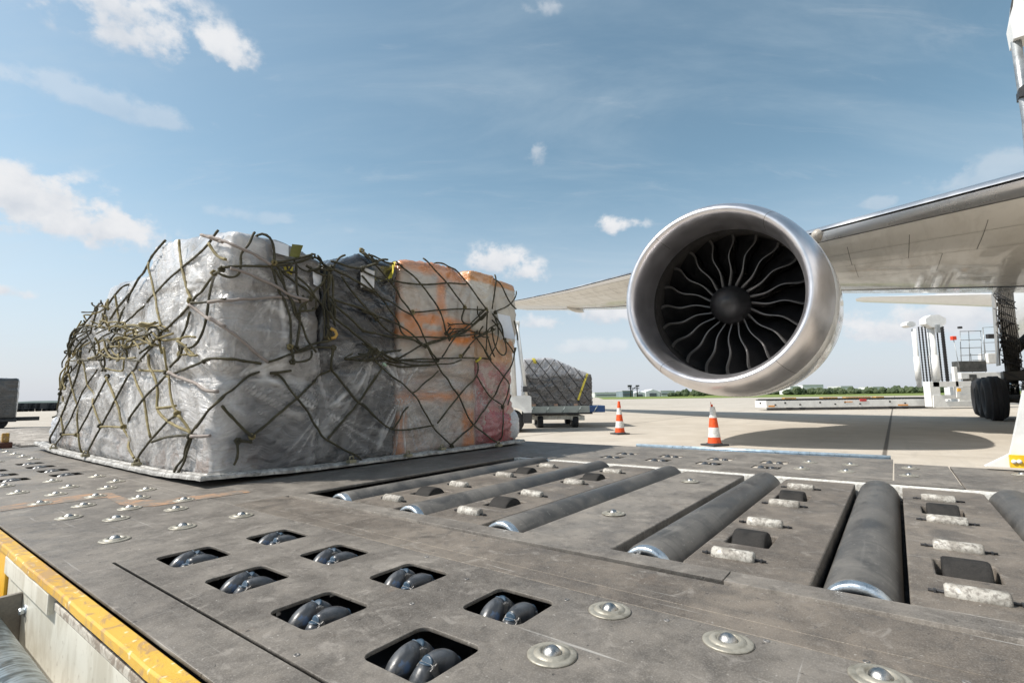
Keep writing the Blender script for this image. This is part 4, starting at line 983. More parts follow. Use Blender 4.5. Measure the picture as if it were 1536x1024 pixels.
def strapfn(g, p, O, o):
    f = g.noise(O, 200, 3, .6); g.set(p.inputs['Base Color'], g.mix(f, (.20, .165, .15), (.34, .30, .27))); p.inputs['Roughness'].default_value = .8; bump(g, p, f, .6, .003)
M_strap = mat('pale strap', strapfn)
def catmull(P, step):
    out = []
    for i in range(len(P)-1):
        p0 = P[max(0, i-1)]; p1 = P[i]; p2 = P[i+1]; p3 = P[min(len(P)-1, i+2)]; n = max(1, int(math.dist(p1, p2)/step))
        for k in range(n):
            t = k/n; out.append(tuple(.5*((2*b)+(-a+c_)*t+(2*a-5*b+4*c_-d_)*t*t+(-a+3*b-3*c_+d_)*t**3) for a, b, c_, d_ in zip(p0, p1, p2, p3)))
    out.append(P[-1]); return out
def drape(pxs, off=.014, step=5.0, sm=4, lift=0.0):
    pts = catmull(pxs, step); D_ = [ray(x, y).normalized() for x, y in pts]; T_ = []
    for d_ in D_:
        h = BV.ray_cast(CAMP, d_); T_.append((h[0]-CAMP).dot(d_) if h[0] is not None and h[3] < 9 else None)
    ok = [i for i, t in enumerate(T_) if t is not None]
    if len(ok) < 3: return None
    keep = []
    for i, t in enumerate(T_):          # a cord running along the top edge lies on the nearest rim
        if t is None:
            tn = T_[min(ok, key=lambda k: abs(k-i))]; h = BV.find_nearest(CAMP+D_[i]*tn, .09)
            if h[0] is None: continue
            v_ = h[0]-CAMP; keep.append((v_.normalized(), v_.length))
        else: keep.append((D_[i], t))
    D_ = [a for a, _ in keep]; T_ = [b for _, b in keep]; ok = list(range(len(T_)))
    for i, t in enumerate(T_):
        if t is None: T_[i] = T_[min(ok, key=lambda k: abs(k-i))]
    for _ in range(sm):
        A = T_[:]
        for i in range(len(T_)):
            w = [A[j] for j in range(max(0, i-2), min(len(A), i+3))]; T_[i] = min(A[i], sum(w)/len(w))
    n = len(T_); out = []
    for i, (d_, t) in enumerate(zip(D_, T_)):
        P_ = CAMP+d_*t; hit = BV.find_nearest(P_); nn = hit[1] if hit[0] is not None else -d_
        if nn.dot(d_) > 0: nn = -nn
        out.append(P_+nn*off*.75-d_*(off*.45+lift*math.sin(math.pi*i/max(1, n-1))))
    # light smoothing of the finished line
    for _ in range(2): out = [out[0]]+[(out[i-1]+out[i]*2+out[i+1])/4 for i in range(1, len(out)-1)]+[out[-1]]
    return out
Z = {1: (60, 330, .1953), 2: (40, 520, .2051), 3: (320, 330, .1953), 4: (300, 520, .2050), 5: (540, 360, .1758), 6: (540, 520, .1758)}
NET = {1: """980,175 920,245 840,340 790,440 720,570 680,640 640,760 600,850|1390,90 1345,170 1240,270 1120,370 1000,480 905,560 800,670 700,780 620,850|1434,385 1385,420 1290,530 1190,650 1080,770 960,870 880,970 800,1024
1100,165 1110,300 1125,380 1160,520 1190,640|850,335 880,440 905,550 930,680 965,820|540,470 480,560 420,640|740,430 660,520 600,590 540,680 480,790 440,850|1190,650 1300,640 1434,620
1380,420 1340,540 1320,700 1290,840 1230,960 1150,990 1100,950|1190,700 1150,850 1100,960 1110,1024|1330,190 1434,320|720,570 620,680 560,780|600,590 620,680 630,780|500,500 450,640|420,660 350,740 270,850 200,1000
480,650 380,780 290,900 230,1010|470,680 420,830 330,940 280,1020|960,870 950,960 970,1024|610,850 500,900 420,960 400,1024|640,840 560,930 540,1020""",
2: """420,110 360,290 280,490 190,660 110,730|545,165 460,280 380,460 290,630 205,750|620,225 510,430 400,635|950,0 800,170 680,380 570,590 450,800|1370,95 1200,160 1080,200 890,380 740,590
1434,370 1330,500 1240,630 1180,760 1100,910|1240,650 1190,800 1135,910|610,225 680,390 730,590 780,740 820,810|440,110 470,280 520,450 575,575|330,200 370,360 385,470 400,635 425,790|270,330 275,500 290,630
330,200 270,320 210,520|570,580 650,580 735,590|290,645 400,635|800,180 850,310 895,400 920,560 940,660|1140,490 1060,550 940,680 870,770 800,870|940,690 1100,650 1240,640|1060,200 1080,280 1100,440 1140,490
1140,500 1200,570 1240,630|990,440 1060,435 1120,440|920,60 930,160 990,290 985,430 1000,480 1100,560 1240,630|860,160 1040,165|1030,0 1050,120 1065,200|1170,0 1160,80 1100,130 1080,130|260,60 265,200 265,290
270,10 250,80 265,200 240,320|340,30 330,120 330,200|420,30 415,110|400,110 340,190 260,310|190,680 150,700 110,730|200,680 210,740""",
4: """0,590 150,380 190,340 330,240 420,170|0,130 110,85 250,100 440,120|480,110 640,60 810,15 960,10|530,190 690,370 790,520 900,670 1210,830|370,650 520,520 690,380 810,270 950,150
960,10 950,150 1050,270 1150,400 1268,510|920,670 1030,540 1150,400 1220,290 1268,210|165,420 240,520 310,600 370,655|260,685 370,695|500,180 660,160|800,30 800,80 730,110 660,100|640,0 660,40 670,100|250,690 270,780 230,860""",
3: """320,80 240,220 190,260 200,390 150,450 90,440 60,410|320,80 400,130 440,200 440,340|100,370 190,360 300,360 430,360 600,340 740,290|430,350 460,450 520,600 570,750 580,1000|450,380 540,520 620,700 650,760 700,930 770,1020
720,600 640,690 650,760 620,980|460,360 600,480 760,590 900,740 1050,860 1229,1000|860,440 720,600|850,400 850,560 870,760 880,900|900,420 905,600 890,760|880,410 870,560 885,700|970,440 1080,590 1229,760|840,310 900,275 1000,265 1229,260
900,340 1100,380 1229,340|900,380 1000,430 1229,550|1000,270 930,350 880,420|640,1000 760,950 880,930|620,350 620,500 660,620|700,360 850,430|910,650 1050,770 1150,860 1229,870|910,620 1080,670 1229,730|1180,270 1229,340
450,340 600,310 760,270|440,330 560,320 700,280 760,260|460,350 640,330 750,280|320,80 350,90 400,120|480,400 560,560 600,700 640,770|500,150 640,200 740,270|760,300 840,330 880,380""",
5: """0,120 200,125 400,150 530,170 660,155 720,190 890,360 1060,590|20,130 160,270 250,370 440,650 560,900 640,1024|240,125 320,190 500,380 660,600 720,800|530,170 720,370 880,580|250,350 500,385 720,375 890,385|440,625 660,600 880,590 1040,600
1150,300 1110,590|1150,300 1270,550 1340,595|1340,430 1270,550 1130,620|1060,590 900,740 730,840 540,900|1080,610 940,740 740,850|880,590 830,690 870,730 940,720|0,260 150,340 250,350|0,310 160,490 330,740 360,810 520,880
0,400 180,500 440,650|0,540 240,790 480,830 720,830|0,610 330,730 520,890|0,780 250,830 400,840 530,900|0,880 200,980 330,1024|330,1010 530,890 720,840 980,800|1110,680 1200,800 1240,960 1210,1000 1140,920 1110,760|980,800 1040,920 1090,1020
900,770 1000,790 1140,760|1220,850 1330,980 1370,930|1300,690 1330,780 1370,850|840,1000 960,850 1080,760|680,1000 740,900 800,830|1070,600 1060,760 1090,900 1130,1000|1120,640 1190,720 1210,830|1060,620 980,690 880,790 760,830|0,130 120,200 240,150
0,240 140,200 240,150|1110,630 1150,700 1160,860 1100,1000""",
6: """60,0 170,190 440,400 600,670 760,840|170,190 80,310 0,420|0,480 250,700 600,670|640,650 820,420 980,240 1000,110|560,0 650,170 820,410 950,660 1200,830|440,400 560,290 650,200|180,150 400,160 650,165 850,125|120,30 300,110 640,130
350,115 640,100 1000,100 1090,110|1040,30 1090,110 1210,260 1260,330 1210,510|990,240 1110,440 1210,510 1210,600 1195,830|1370,30 1320,90 1220,260 1110,450 960,660 760,830|260,700 390,500|1270,400 1240,500|850,90 920,0|60,20 200,100 350,130|90,0 180,90 340,140 600,160"""}
STRAPS = {1: "1270,135 1434,190|1180,665 1300,740 1434,820", 2: "1060,205 1200,260 1400,340|1240,650 1360,655", 3: "0,145 150,200 240,245 430,350|140,380 250,420 350,460 480,510 580,560 710,605|0,640 200,620 500,612 710,605|0,750 90,830 210,920 330,1024", 4: "350,0 480,110"}
def parse(k, txt):
    x0, y0, sc = Z[k]
    for ln in txt.replace('\n', '|').split('|'):
        if ln.strip(): yield [(x0+float(a.split(',')[0])*sc, y0+float(a.split(',')[1])*sc) for a in ln.split()]
NETO = empty('cargo_net', (C0.x, C0.y, 0), PROT, 'olive knotted cord net drawn over the wrapped cargo on the pallet', 'cargo net')
def tow(pts): return [PWI @ p for p in pts]
def rope(mb, pts, r, n=7):
    pts = tow(pts); fine = catmull([tuple(p) for p in pts], .012)
    rs = [r*(1+.10*math.sin(i*1.9)+.05*math.sin(i*.7)) for i in range(len(fine))]; mb.tube(fine, rs, n)
knots = []; mb = MB(); mk = MB()
for k in (1, 2, 4, 3, 5, 6):
    for P_ in parse(k, NET[k]):
        q = drape(P_, off=.026+random.uniform(0, .006))
        if q:
            thin = .0056 if k in (5, 6) else .0064
            dx_, dy_ = P_[-1][0]-P_[0][0], P_[-1][1]-P_[0][1]
            rope(mk if (k in (1, 2) and (dx_*dy_ > 0 or abs(dy_) < 5)) else mb, q, thin*random.uniform(.9, 1.12)); knots += [P_[0], P_[-1]]  # on the lit face, slant picks the lighter cord: side light painted in
mb.build('net_mesh', M_net, NETO); mk.build('net_mesh', M_net2, NETO)
mb = MB()
for k, t in STRAPS.items():
    for P_ in parse(k, t):
        q = drape(P_, off=.032)
        if q: rope(mb, q, .0082, 5)
mb.build('strap', M_strap, NETO)
# knots where cords meet
def near(p, lst, d): return any(math.dist(p, q) < d for q in lst)
kd = []
for p_ in knots:
    if near(p_, kd, 9) or sum(math.dist(p_, q) < 6 for q in knots) < 2 or not 60 < p_[0] < 778: continue
    kd.append(p_)
for p_ in kd[:70]:
    d_ = ray(*p_).normalized(); h = BV.ray_cast(CAMP, d_)
    if h[0] is None or h[3] > 7: continue
    c_ = PWI @ (h[0]+h[1]*.026-d_*.010); m = MB(); a = random.random()*6
    pts = [c_+Vector((.012*math.cos(a+i*1.05), .007*math.sin(i*1.7), .012*math.sin(a+i*1.05))) for i in range(8)]
    m.tube(pts, .0068, 6); m.build('knot', M_net if random.random() < .7 else M_net2, NETO)
# bunched cord: big tangle on the lit face, hanks and loops elsewhere
def tangle(name, poly, n, seed, off, rad, mats, ln=(4, 7), wander=26, bias=None):
    random.seed(seed)
    for i in range(n):
        cx_, cy_, rx, ry = random.choice(poly); P_ = []
        x = cx_+rx*random.uniform(-1, 1); y = cy_+ry*random.uniform(-1, 1); an = random.uniform(0, 6.28) if bias is None else bias+random.uniform(-.5, .5)
        for k in range(random.randint(*ln)):
            P_.append((x, y)); an += random.uniform(-1.0, 1.0) if bias is None else random.uniform(-.45, .45); st_ = wander*random.uniform(.5, 1.0)
            x += math.cos(an)*st_*(.8 if bias is None else 1); y += math.sin(an)*st_*.6
            x = max(cx_-rx*1.15, min(cx_+rx*1.15, x)); y = max(cy_-ry*1.15, min(cy_+ry*1.15, y))
        q = drape(P_, off=random.uniform(*off), lift=random.uniform(0, .02))
        if q: mq = MB(); mt = random.choice(mats); rope(mq, q, rad*random.uniform(.65, .95), 6); mq.build(name, mt, NETO)
tangle('cord_tangle', [(165, 512, 26, 22), (178, 545, 16, 14), (215, 505, 30, 14), (150, 470, 16, 18), (200, 525, 26, 14)], 58, 5, (.02, .10), .0072, [M_net2, M_net, M_net2])
tangle('cord_tangle', [(130, 500, 16, 36), (112, 535, 10, 40)], 20, 6, (.015, .06), .0070, [M_net, M_net2], bias=2.0, wander=34)
tangle('cord_hank', [(478, 395, 16, 10), (492, 455, 6, 46), (440, 395, 20, 12), (455, 435, 14, 30)], 22, 8, (.015, .05), .0068, [M_net], bias=1.4, wander=30)
tangle('cord_hank', [(728, 470, 12, 9), (700, 495, 26, 10), (738, 500, 10, 24), (560, 530, 40, 8)], 22, 9, (.014, .05), .0060, [M_net], bias=2.6, wander=24)
tangle('cord_hank', [(285, 520, 14, 12), (245, 500, 26, 9)], 10, 12, (.015, .05), .0070, [M_net2], wander=20)
# labels, tags, buckle
def sticker(name, quad, m, label=None, parent=None, off=.02):
    P_ = []
    for x, y in quad:
        d_ = ray(x, y).normalized(); h = BV.ray_cast(CAMP, d_); P_.append(((h[0]-CAMP).length if h[0] is not None else None, d_))
    ts = [t for t, _ in P_ if t and t < 7]; 
    if not ts: return
    P_ = [PWI @ (CAMP+d_*((t if t and t < 7 else min(ts))-off)) for t, d_ in P_]
    mb = MB(); n = 6; G = []
    for j in range(n+1):
        row = []
        for i in range(n+1):
            a, b = i/n, j/n; q = (P_[0]*(1-a)+P_[1]*a)*(1-b)+(P_[3]*(1-a)+P_[2]*a)*b; row.append(mb.bm.verts.new(q+Vector((0, -.004*noise.noise((a*3, b*3, x*.1)), 0))))
        G.append(row)
    for j in range(n):
        for i in range(n): mb.face((G[j][i], G[j][i+1], G[j+1][i+1], G[j+1][i])).smooth = True
    o = mb.build(name, m, parent or NETO, recalc=False)
M_paper = simple('white paper', (.72, .74, .78), .5, 0, .05, 6, 0); M_paperl = simple('grey white paper', (.62, .62, .62), .5, 0, .05, 6, 0)
sticker('paper_label', [(408, 360), (433, 368), (433, 385), (409, 378)], M_paper, off=.03); sticker('paper_label', [(541, 399), (562, 407), (561, 437), (541, 431)], M_paperl, off=.03)
sticker('paper_label', [(746, 470), (765, 474), (773, 509), (754, 506)], M_paper, off=.05); sticker('paper_label', [(469, 403), (484, 412), (481, 432), (470, 426)], M_paper, off=.03)
M_ytag = simple('yellow tape', (.62, .52, .06), .45, 0, .2, 20); M_gtag = simple('pale green tape', (.35, .48, .36), .5, 0, .2, 20)
sticker('yellow_tape', [(586, 394), (594, 392), (586, 424), (578, 420)], M_ytag, off=.02); sticker('yellow_tape', [(425, 400), (440, 400), (438, 412), (428, 408)], M_ytag, off=.025)
sticker('olive_tape', [(438, 366), (455, 368), (448, 388), (434, 384)], simple('olive tape', (.17, .18, .05), .5), off=.03)
sticker('white_flap', [(86, 514), (100, 503), (92, 530), (78, 552)], M_paper, off=.03)
for pts, m_ in (([(494, 496), (502, 494), (504, 502), (499, 509), (493, 506)], simple('amber hook', (.50, .30, .07), .4, .2)), ([(568, 542), (573, 546), (569, 551), (573, 553)], M_gtag), ([(716, 538), (721, 533), (718, 540), (714, 541)], M_ytag)):
    q = drape(pts, off=.045)
    if q: mb = MB(); rope(mb, q, .009, 7); mb.build('hook_fitting', m_, NETO)
for x, y in ((374, 703), (612, 683), (748, 668), (663, 673), (527, 692), (272, 703), (205, 696), (128, 683), (80, 672)):
    q = onz(x, y, ZT+.02); q = PWI @ q; mb = MB(); mb.box(-.022, -.018, -.008, .022, .018, .010, .004); mb.tube([(-.014, 0, .008), (-.008, 0, .03), (.008, 0, .03), (.014, 0, .008)], .0045, 6)
    o = mb.build('net_fitting', simple('yellowed fitting', (.30, .27, .18), .5, .4), NETO); o.location = q

# ------------------------------------------------------------------ traffic cones
random.seed(21)
M_cor = simple('cone orange', (.74, .085, .012), .5, 0, .35, 14, .1); M_cwh = simple('cone reflective white', (.70, .70, .67), .5, 0, .35, 18, .1); M_cbl = simple('cone base rubber', (.035, .035, .037), .7, 0, .3, 20)
def cone(px, py, h, label, bands, stick=False):
    q = onz(px, py, 0); c_ = empty('traffic_cone', (q.x, q.y, 0), R(20), label, 'traffic cone', 'striped cones on the apron')
    mb = MB(); mb.box(-.19, -.19, 0, .19, .19, .035, .01); mb.lathe([(.165, .03), (.15, .05), (.14, .055)], 24); mb.build('cone_base', M_cbl, c_)
    mb = MB(); rad = lambda z: .135-(.135-(.045 if stick else .03))*z/h; z0 = .05
    for i, (f, m_) in enumerate(bands):
        z1 = h*f; mb.mi = m_; k = .0015 if m_ else 0; mb.lathe([(rad(z0)+k, z0), (rad(z1)+k, z1)], 32); z0 = z1
    mb.mi = bands[-1][1]; mb.lathe([(rad(h), h), (.02, h+.006), (0, h+.006)], 32); mb.build('cone_body', [M_cor, M_cwh], c_)
    if stick: mb = MB(); mb.tube([(-.01, 0, h), (-.015, 0, h+.05)], .018, 10); mb.build('cone_tip', M_cor, c_); mb = MB(); mb.tube([(-.035, 0, h-.03), (-.037, 0, h+.10)], .006, 6); mb.build('tip_pin', M_cor, c_)
cone(930, 651, .86, 'smaller farther orange and white cone with a solid orange top', [(.20, 0), (.40, 1), (.60, 0), (.80, 1), (1, 0)])
cone(1072, 668, .76, 'nearer orange and white cone with a thin red tip, beside the engine shadow', [(.22, 0), (.47, 1), (.72, 0), (1, 1)], True)

# ------------------------------------------------------------------ second loaded dolly and its tractor
def wheel(mb, x, y, r, w, ax='x'):
    T = Matrix.Translation((x, y, r)) @ (Matrix() if ax == 'x' else Matrix.Rotation(R(90), 4, 'Z'))
    mb.lathe([(0, -w), (r*.55, -w), (r*.6, -w*1.02), (r*.9, -w), (r, -w*.7), (r, w*.7), (r*.9, w), (r*.6, w*1.02), (r*.55, w), (0, w)], 28, T, 'x')
YD = 16.6
def X_(px, py=600, Y=YD): return aty(px, py, Y).x
def Z_(px, py, Y=YD): return aty(px, py, Y).z
DL = empty('pallet_dolly', (X_(838), YD, 0), 0, 'flat pallet dolly with blue end box behind the right end of the netted cargo', 'dolly')
hw = (X_(886)-X_(785))/2; zt = Z_(838, 619)
mb = MB(); mb.box(-hw, 0, zt-.05, hw, 3.1, zt, .01); mb.build('platform', M_dark, DL)
mb = MB(); mb.box(-hw, -.02, zt+.004, hw-.1, .02, zt+.22)
for i in range(5):
    x = -hw+.15+i*.52; mb.tube([(x, -.03, zt+.01), (x+.13, -.03, zt+.21)], .014, 6)
mb.build('side_rail', simple('silver green rail', (.30, .34, .33), .35, .5, .2, 4), DL)
mb = MB(); mb.box(-hw+.1, .15, zt-.22, hw-.35, .35, zt-.08, .02); mb.box(-hw+.1, 2.6, zt-.22, hw-.35, 2.8, zt-.08, .02); mb.box(hw-.7, .1, zt-.25, hw-.25, 2.9, zt-.1, .02); mb.build('chassis', M_cream, DL)
for x in (-hw+.5, hw-.55):
    for y in (.22, .50, 2.4, 2.68): mb = MB(); wheel(mb, x, y, .20, .09, 'y' if False else 'x'); mb.build('wheel', M_rubber, DL)
mb = MB(); mb.box(hw-.12, .05, zt+.0, hw+.42, 1.2, zt+.22, .02); mb.build('blue_box', simple('blue box paint', (.02, .07, .20), .4, 0, .2, 5), DL)
def silverwrap(g, p, O, o):
    s = g.n('ShaderNodeSeparateXYZ'); g.set(s.inputs[0], O); n = g.noise(O, 3, 5, .6)
    c = g.mix(g.ramp(g.noise(O, 9, 5, .65), .4, .65), (.035, .033, .032), (.13, .12, .115)); c = g.mix(g.ramp(g.m('ADD', s.outputs[2], g.m('MULTIPLY', g.m('SUBTRACT', n, .5), 1.0)), 1.62, 1.80), c, (.46, .46, .48)); film_layers(g, p, O, c, (.44, .44, .45), .4, 45, 1.0)
n0 = (len(CB_V), len(CB_F))
def world_bundle(name, label, cat, x0, x1, y0, y1, z0, z1, m, rz=0, **k):
    global PW, ZT
    old, oz = PW, ZT; PW = Matrix.Translation((x0, y0, 0)) @ Matrix.Rotation(rz, 4, 'Z'); ZT = z0
    o = bundle(name, label, cat, 0, k.pop('wide', x1-x0), 0, y1-y0, z0, z1, m, **k); PW, ZT = old, oz; return o
xa, xb = X_(786), X_(889); za, zb, zc = zt+.03, Z_(800, 537), Z_(885, 560)
b2 = world_bundle('wrapped_cargo', 'silver and dark film-wrapped cargo sloping down to the right on the far dolly', 'wrapped goods', xa, xb, YD+.12, YD+2.9, za, zb, mat('silver film wrap', silverwrap), rad=.07, res=.045, bulge=.03, wr=1.5,
    top=lambda s, t: zb - (zb-zc)*max(0, min(1, (s-.95)/1.2)))
BV2 = BVHTree.FromPolygons(CB_V[n0[0]:], [[i-n0[0] for i in f] for f in CB_F[n0[1]:]])
NB2 = empty('cargo_net', (xa, YD, 0), 0, 'thin dark net over the silver cargo on the far dolly', 'cargo net')
mb = MB()
for sgn in (-1, 1):
    for k in range(-5, 11):
        pts = []
        for i in range(40):
            z = zb+.1-(zb-za+.05)*i/39; x = xa+k*.36+sgn*(zb-z)*.75
            if not xa+.02 < x < xb-.02: continue
            h = BV2.ray_cast(Vector((x, YD-1, z)), Vector((0, 1, 0)))
            if h[0] is not None and h[3] < 3: pts.append(h[0]+Vector((-xa, -YD-.02, 0)))
        if len(pts) > 3: mb.tube(pts, .011, 5)
mb.build('net_mesh', M_dark, NB2)
for px0, py0, px1, py1, w in ((884, 560, 870, 600, .035), (803, 537, 806, 545, .05)):
    pts = []; mb = MB()
    for i in range(12):
        f = i/11; d_ = ray(px0+(px1-px0)*f-3, py0+(py1-py0)*f); h = BV2.ray_cast(CAMP, d_.normalized())
        if h[0] is not None: pts.append(h[0]-d_*.03-Vector((xa, YD, 0)))
    for p_, q_ in zip(pts, pts[1:]): mb.face([mb.bm.verts.new(v_) for v_ in (p_-Vector((w, 0, 0)), p_+Vector((w, 0, 0)), q_+Vector((w, 0, 0)), q_-Vector((w, 0, 0)))])
    mb.build('yellow_strap', M_ytag, NB2)
for px in (801, 834, 864): mb = MB(); x = X_(px)-xa; mb.box(x-.06, .06, za+.10, x+.06, .10, za+.26); mb.build('carton_tag', simple('tan tag', (.36, .24, .18), .6, 0, .2), NB2)
# tractor
YT = 14.6
TR_ = empty('tow_tractor', (X_(797, 600, YT), YT, 0), 0, 'white tow tractor half hidden behind the right end of the netted cargo', 'tractor')
zh = Z_(790, 593, YT); zr = Z_(790, 486, YT)
side = [(0, .30), (0, .52), (0, zh), (-.62, zh), (-.62, zh), (-2.6, zh), (-2.6, .35), (-2.3, .35)]
arch = lambda cx: [(cx+.36*math.cos(R(t)), .36+.36*math.sin(R(t))) for t in range(190, -11, -20)]
side = [(0, .28), (0, zh-.04), (-.05, zh), (-2.75, zh), (-2.8, .9), (-2.8, .30)] + arch(-2.2) + arch(-.52)
mb = MB(); mb.prism(side, 0, 1.7, lambda u, v, d: (u, d, v)); mb.build('body', M_white, TR_)
mb = MB(); mb.box(-.25, -.01, .26, .01, 1.71, .56, .01); mb.build('bumper', M_dark, TR_)
xr = [(-.10, zh), (-.36, zr), (-1.9, zr), (-1.95, zh)]
mb = MB(); pl_ = .07
for y in (.03, 1.60):
    mb.tube([(-.14, y, zh), (-.38, y, zr)], .045, 8); mb.tube([(-.50, y, zh), (-.58, y, zr)], .09, 4); mb.tube([(-1.92, y, zh), (-1.88, y, zr)], .06, 8)
mb.box(-1.98, -.02, zr, -.30, 1.68, zr+.10, .03); mb.box(-1.98, 0, zh, -.45, .06, zh+.45); mb.build('cab', M_white, TR_)
M_glass = simple('dark cab glass', (.03, .035, .04), .06, 0, .1, 2, 0)
mb = MB(); mb.box(-1.85, .03, zh+.45, -.62, .05, zr); mb.build('side_window', M_glass, TR_); mb = MB(); mb.box(-1.85, 1.60, zh+.1, -.62, 1.62, zr); mb.build('side_window', M_glass, TR_)
mb = MB(); mb.prism([(-.17, zh), (-.41, zr), (-.43, zr), (-.19, zh)], .08, 1.55, lambda u, v, d: (u, d, v)); mb.build('windscreen', M_glass, TR_)
mb = MB(); mb.box(-.24, -.05, zh+.10, -.10, -.02, zh+.26, .01); mb.box(-.78, -.04, zh+.22, -.66, -.01, zh+.34, .01); mb.build('lamp', M_dark, TR_)
for x in (-.52, -2.2):
    for y in (.14, 1.56):
        mb = MB(); T = Matrix.Translation((x, y, .31)) @ Matrix.Rotation(R(90), 4, 'Z'); mb.lathe([(0, -.11), (.17, -.11), (.29, -.12), (.31, -.08), (.31, .08), (.29, .12), (.17, .11), (0, .11)], 28, T, 'x'); mb.build('wheel', M_rubber, TR_)

# ------------------------------------------------------------------ far left: container on a dolly, row of dark dollies
YL = 21.0
zl0, zl1 = aty(10, 628, YL).z, aty(10, 568, YL).z; cr = aty(25, 600, YL); AL = R(44)
DL2 = empty('cargo_dolly', (cr.x, cr.y, 0), AL, 'dark cargo dolly at the left edge of the photo carrying a black wrapped load', 'dolly')
mb = MB(); mb.box(-3.1, -.05, zl0-.12, .05, 2.0, zl0, .02); mb.box(-.2, .5, zl0-.1, .75, .8, zl0+.06, .02); mb.build('platform', M_dark, DL2)
for x in (-2.6, -.45):
    for y in (.2, 1.7): mb = MB(); T = Matrix.Translation((x, y, .24)) @ Matrix.Rotation(R(90), 4, 'Z'); mb.lathe([(0, -.1), (.2, -.1), (.24, -.07), (.24, .07), (.2, .1), (0, .1)], 24, T, 'x'); mb.build('wheel', M_rubber, DL2)
def blackwrap(g, p, O, o): film_layers(g, p, O, (.035, .034, .034), (.12, .12, .12), .5, 45)
world_bundle('wrapped_cargo', 'black film-wrapped box load on the dark dolly at the left edge', 'wrapped goods', cr.x-3*math.cos(AL), cr.x, cr.y-3*math.sin(AL), cr.y-3*math.sin(AL)+1.9, zl0+.01, zl1, mat('black film wrap', blackwrap), rz=AL, rad=.05, res=.07, bulge=.02, wr=1.5, wide=3.0)
M_rowd = simple('parked dolly paint', (.05, .052, .055), .6, .2, .5, 2)
proto = None
for i in range(11):
    q = onz(10+i*9.0+(i % 3), 617.6-i*.22, 0); 
    if proto is None:
        proto = empty('baggage_dolly', q, R(8), 'dark parked baggage dolly in the far row at the left horizon', 'dolly', 'dark dollies parked in a far row')
        mb = MB(); mb.box(-.75, -.5, .3, .75, .5, .42); mb.box(-.75, -.5, .42, -.70, .5, 1.15); mb.box(.70, -.5, .42, .75, .5, 1.15); mb.box(-.7, .42, .42, .7, .47, 1.1); mb.box(-.70, -.4, .425, .6, .35, .88, .05); mb.build('dolly_body', M_rowd, proto)
        for x in (-.5, .5):
            for y in (-.4, .4): mb = MB(); T = Matrix.Translation((x, y, .17)) @ Matrix.Rotation(R(90), 4, 'Z'); mb.lathe([(0, -.06), (.17, -.06), (.17, .06), (0, .06)], 14, T, 'x'); mb.build('wheel', M_rubber, proto)
    else: c_ = copy_tree(proto, loc=q); c_.rotation_euler.z = R(8+random.uniform(-15, 15))

# ------------------------------------------------------------------ right: low transporter and high loader
YR = 31.0
x0, x1 = aty(1150, 600, YR).x, aty(1402, 600, YR).x; zb_, zt_ = aty(1270, 612, YR).z, aty(1270, 599, YR).z
TP = empty('pallet_transporter', ((x0+x1)/2, YR, 0), R(-1.0), 'long low white pallet transporter with roller top parked beyond the engine', 'transporter'); h_ = (x1-x0)/2
mb = MB(); mb.box(-h_, 0, .16, h_, 1.5, zt_-.02, .02); mb.build('body', M_white, TP)
mb = MB(); mb.box(-h_+.05, .05, zt_-.02, h_-.05, 1.45, zt_+.05)
for i in range(60): x = -h_+.2+i*(2*h_-.4)/59; mb.box(x, .0, zt_-.01, x+.07, 1.5, zt_+.09, .01)
mb.build('roller_bed', M_dark, TP)
mb = MB()
for x in (-h_+.5, -h_+2.0, -1.0, .5, 3.2): mb.box(x, -.02, .30, x+.10, 0, .38); mb.box(x-.9, -.015, .40, x-.8, 0, .50)
mb.box(-h_+.05, -.02, .05, h_-.05, .1, .15); mb.build('vents', M_dark, TP)
for bx_ in ((-h_+.12, .22, -h_+.5, .30), (h_-2.3, .20, h_-1.7, .27), (-.4, .45, .1, .49)): mb = MB(); mb.box(bx_[0], -.02, bx_[1], bx_[2], -.002, bx_[3], .004); mb.build('orange_reflector', simple('reflector amber', (.75, .30, .04), .3, 0, .1), TP)
mb = MB()
for x, w in ((-h_+1.2, .7), (-1.6, .9), (-.2, 1.5), (1.6, .5)): mb.box(x, .1, zt_+.05, x+w, .5, zt_+.16, .02)
mb.build('loose_straps', simple('strap yellow rust', (.45, .26, .06), .6, 0, .5, 6), TP)
mb = MB(); mb.box(.55, -.03, zt_-.12, .95, .2, zt_+.03, .02); mb.build('red_marker', simple('marker red', (.5, .05, .05), .4), TP)
for x in (-h_+1.5, -h_+2.3, h_-2.5, h_-1.7): mb = MB(); T = Matrix.Translation((x, .2, .16)) @ Matrix.Rotation(R(90), 4, 'Z'); mb.lathe([(0, -.1), (.16, -.1), (.16, .1), (0, .1)], 20, T, 'x'); mb.build('wheel', M_rubber, TP)
YH = 30.0
HL = empty('high_loader', (aty(1410, 600, YH).x, YH, 0), 0, 'white high loader with two tall mast cylinders and a caged platform behind the landing gear', 'loader')
ox = HL.location.x
def hx(px, py): q = aty(px, py, YH); return q.x-ox
def hz_(px, py): return aty(px, py, YH).z
base = [hx(1393, 612), hx(1398, 573), hx(1425, 573), hx(1423, 600)]
mb = MB(); zt2 = hz_(1410, 572)
mb.box(hx(1397, 600), 0, .12, hx(1412, 600), .5, zt2, .02); mb.prism([(hx(1400, 612), .10), (hx(1424, 612), .10), (hx(1422, 611), .22), (hx(1412, 600), .8), (hx(1400, 600), .8)], -.05, 0, lambda u, v, d: (u, d, v))
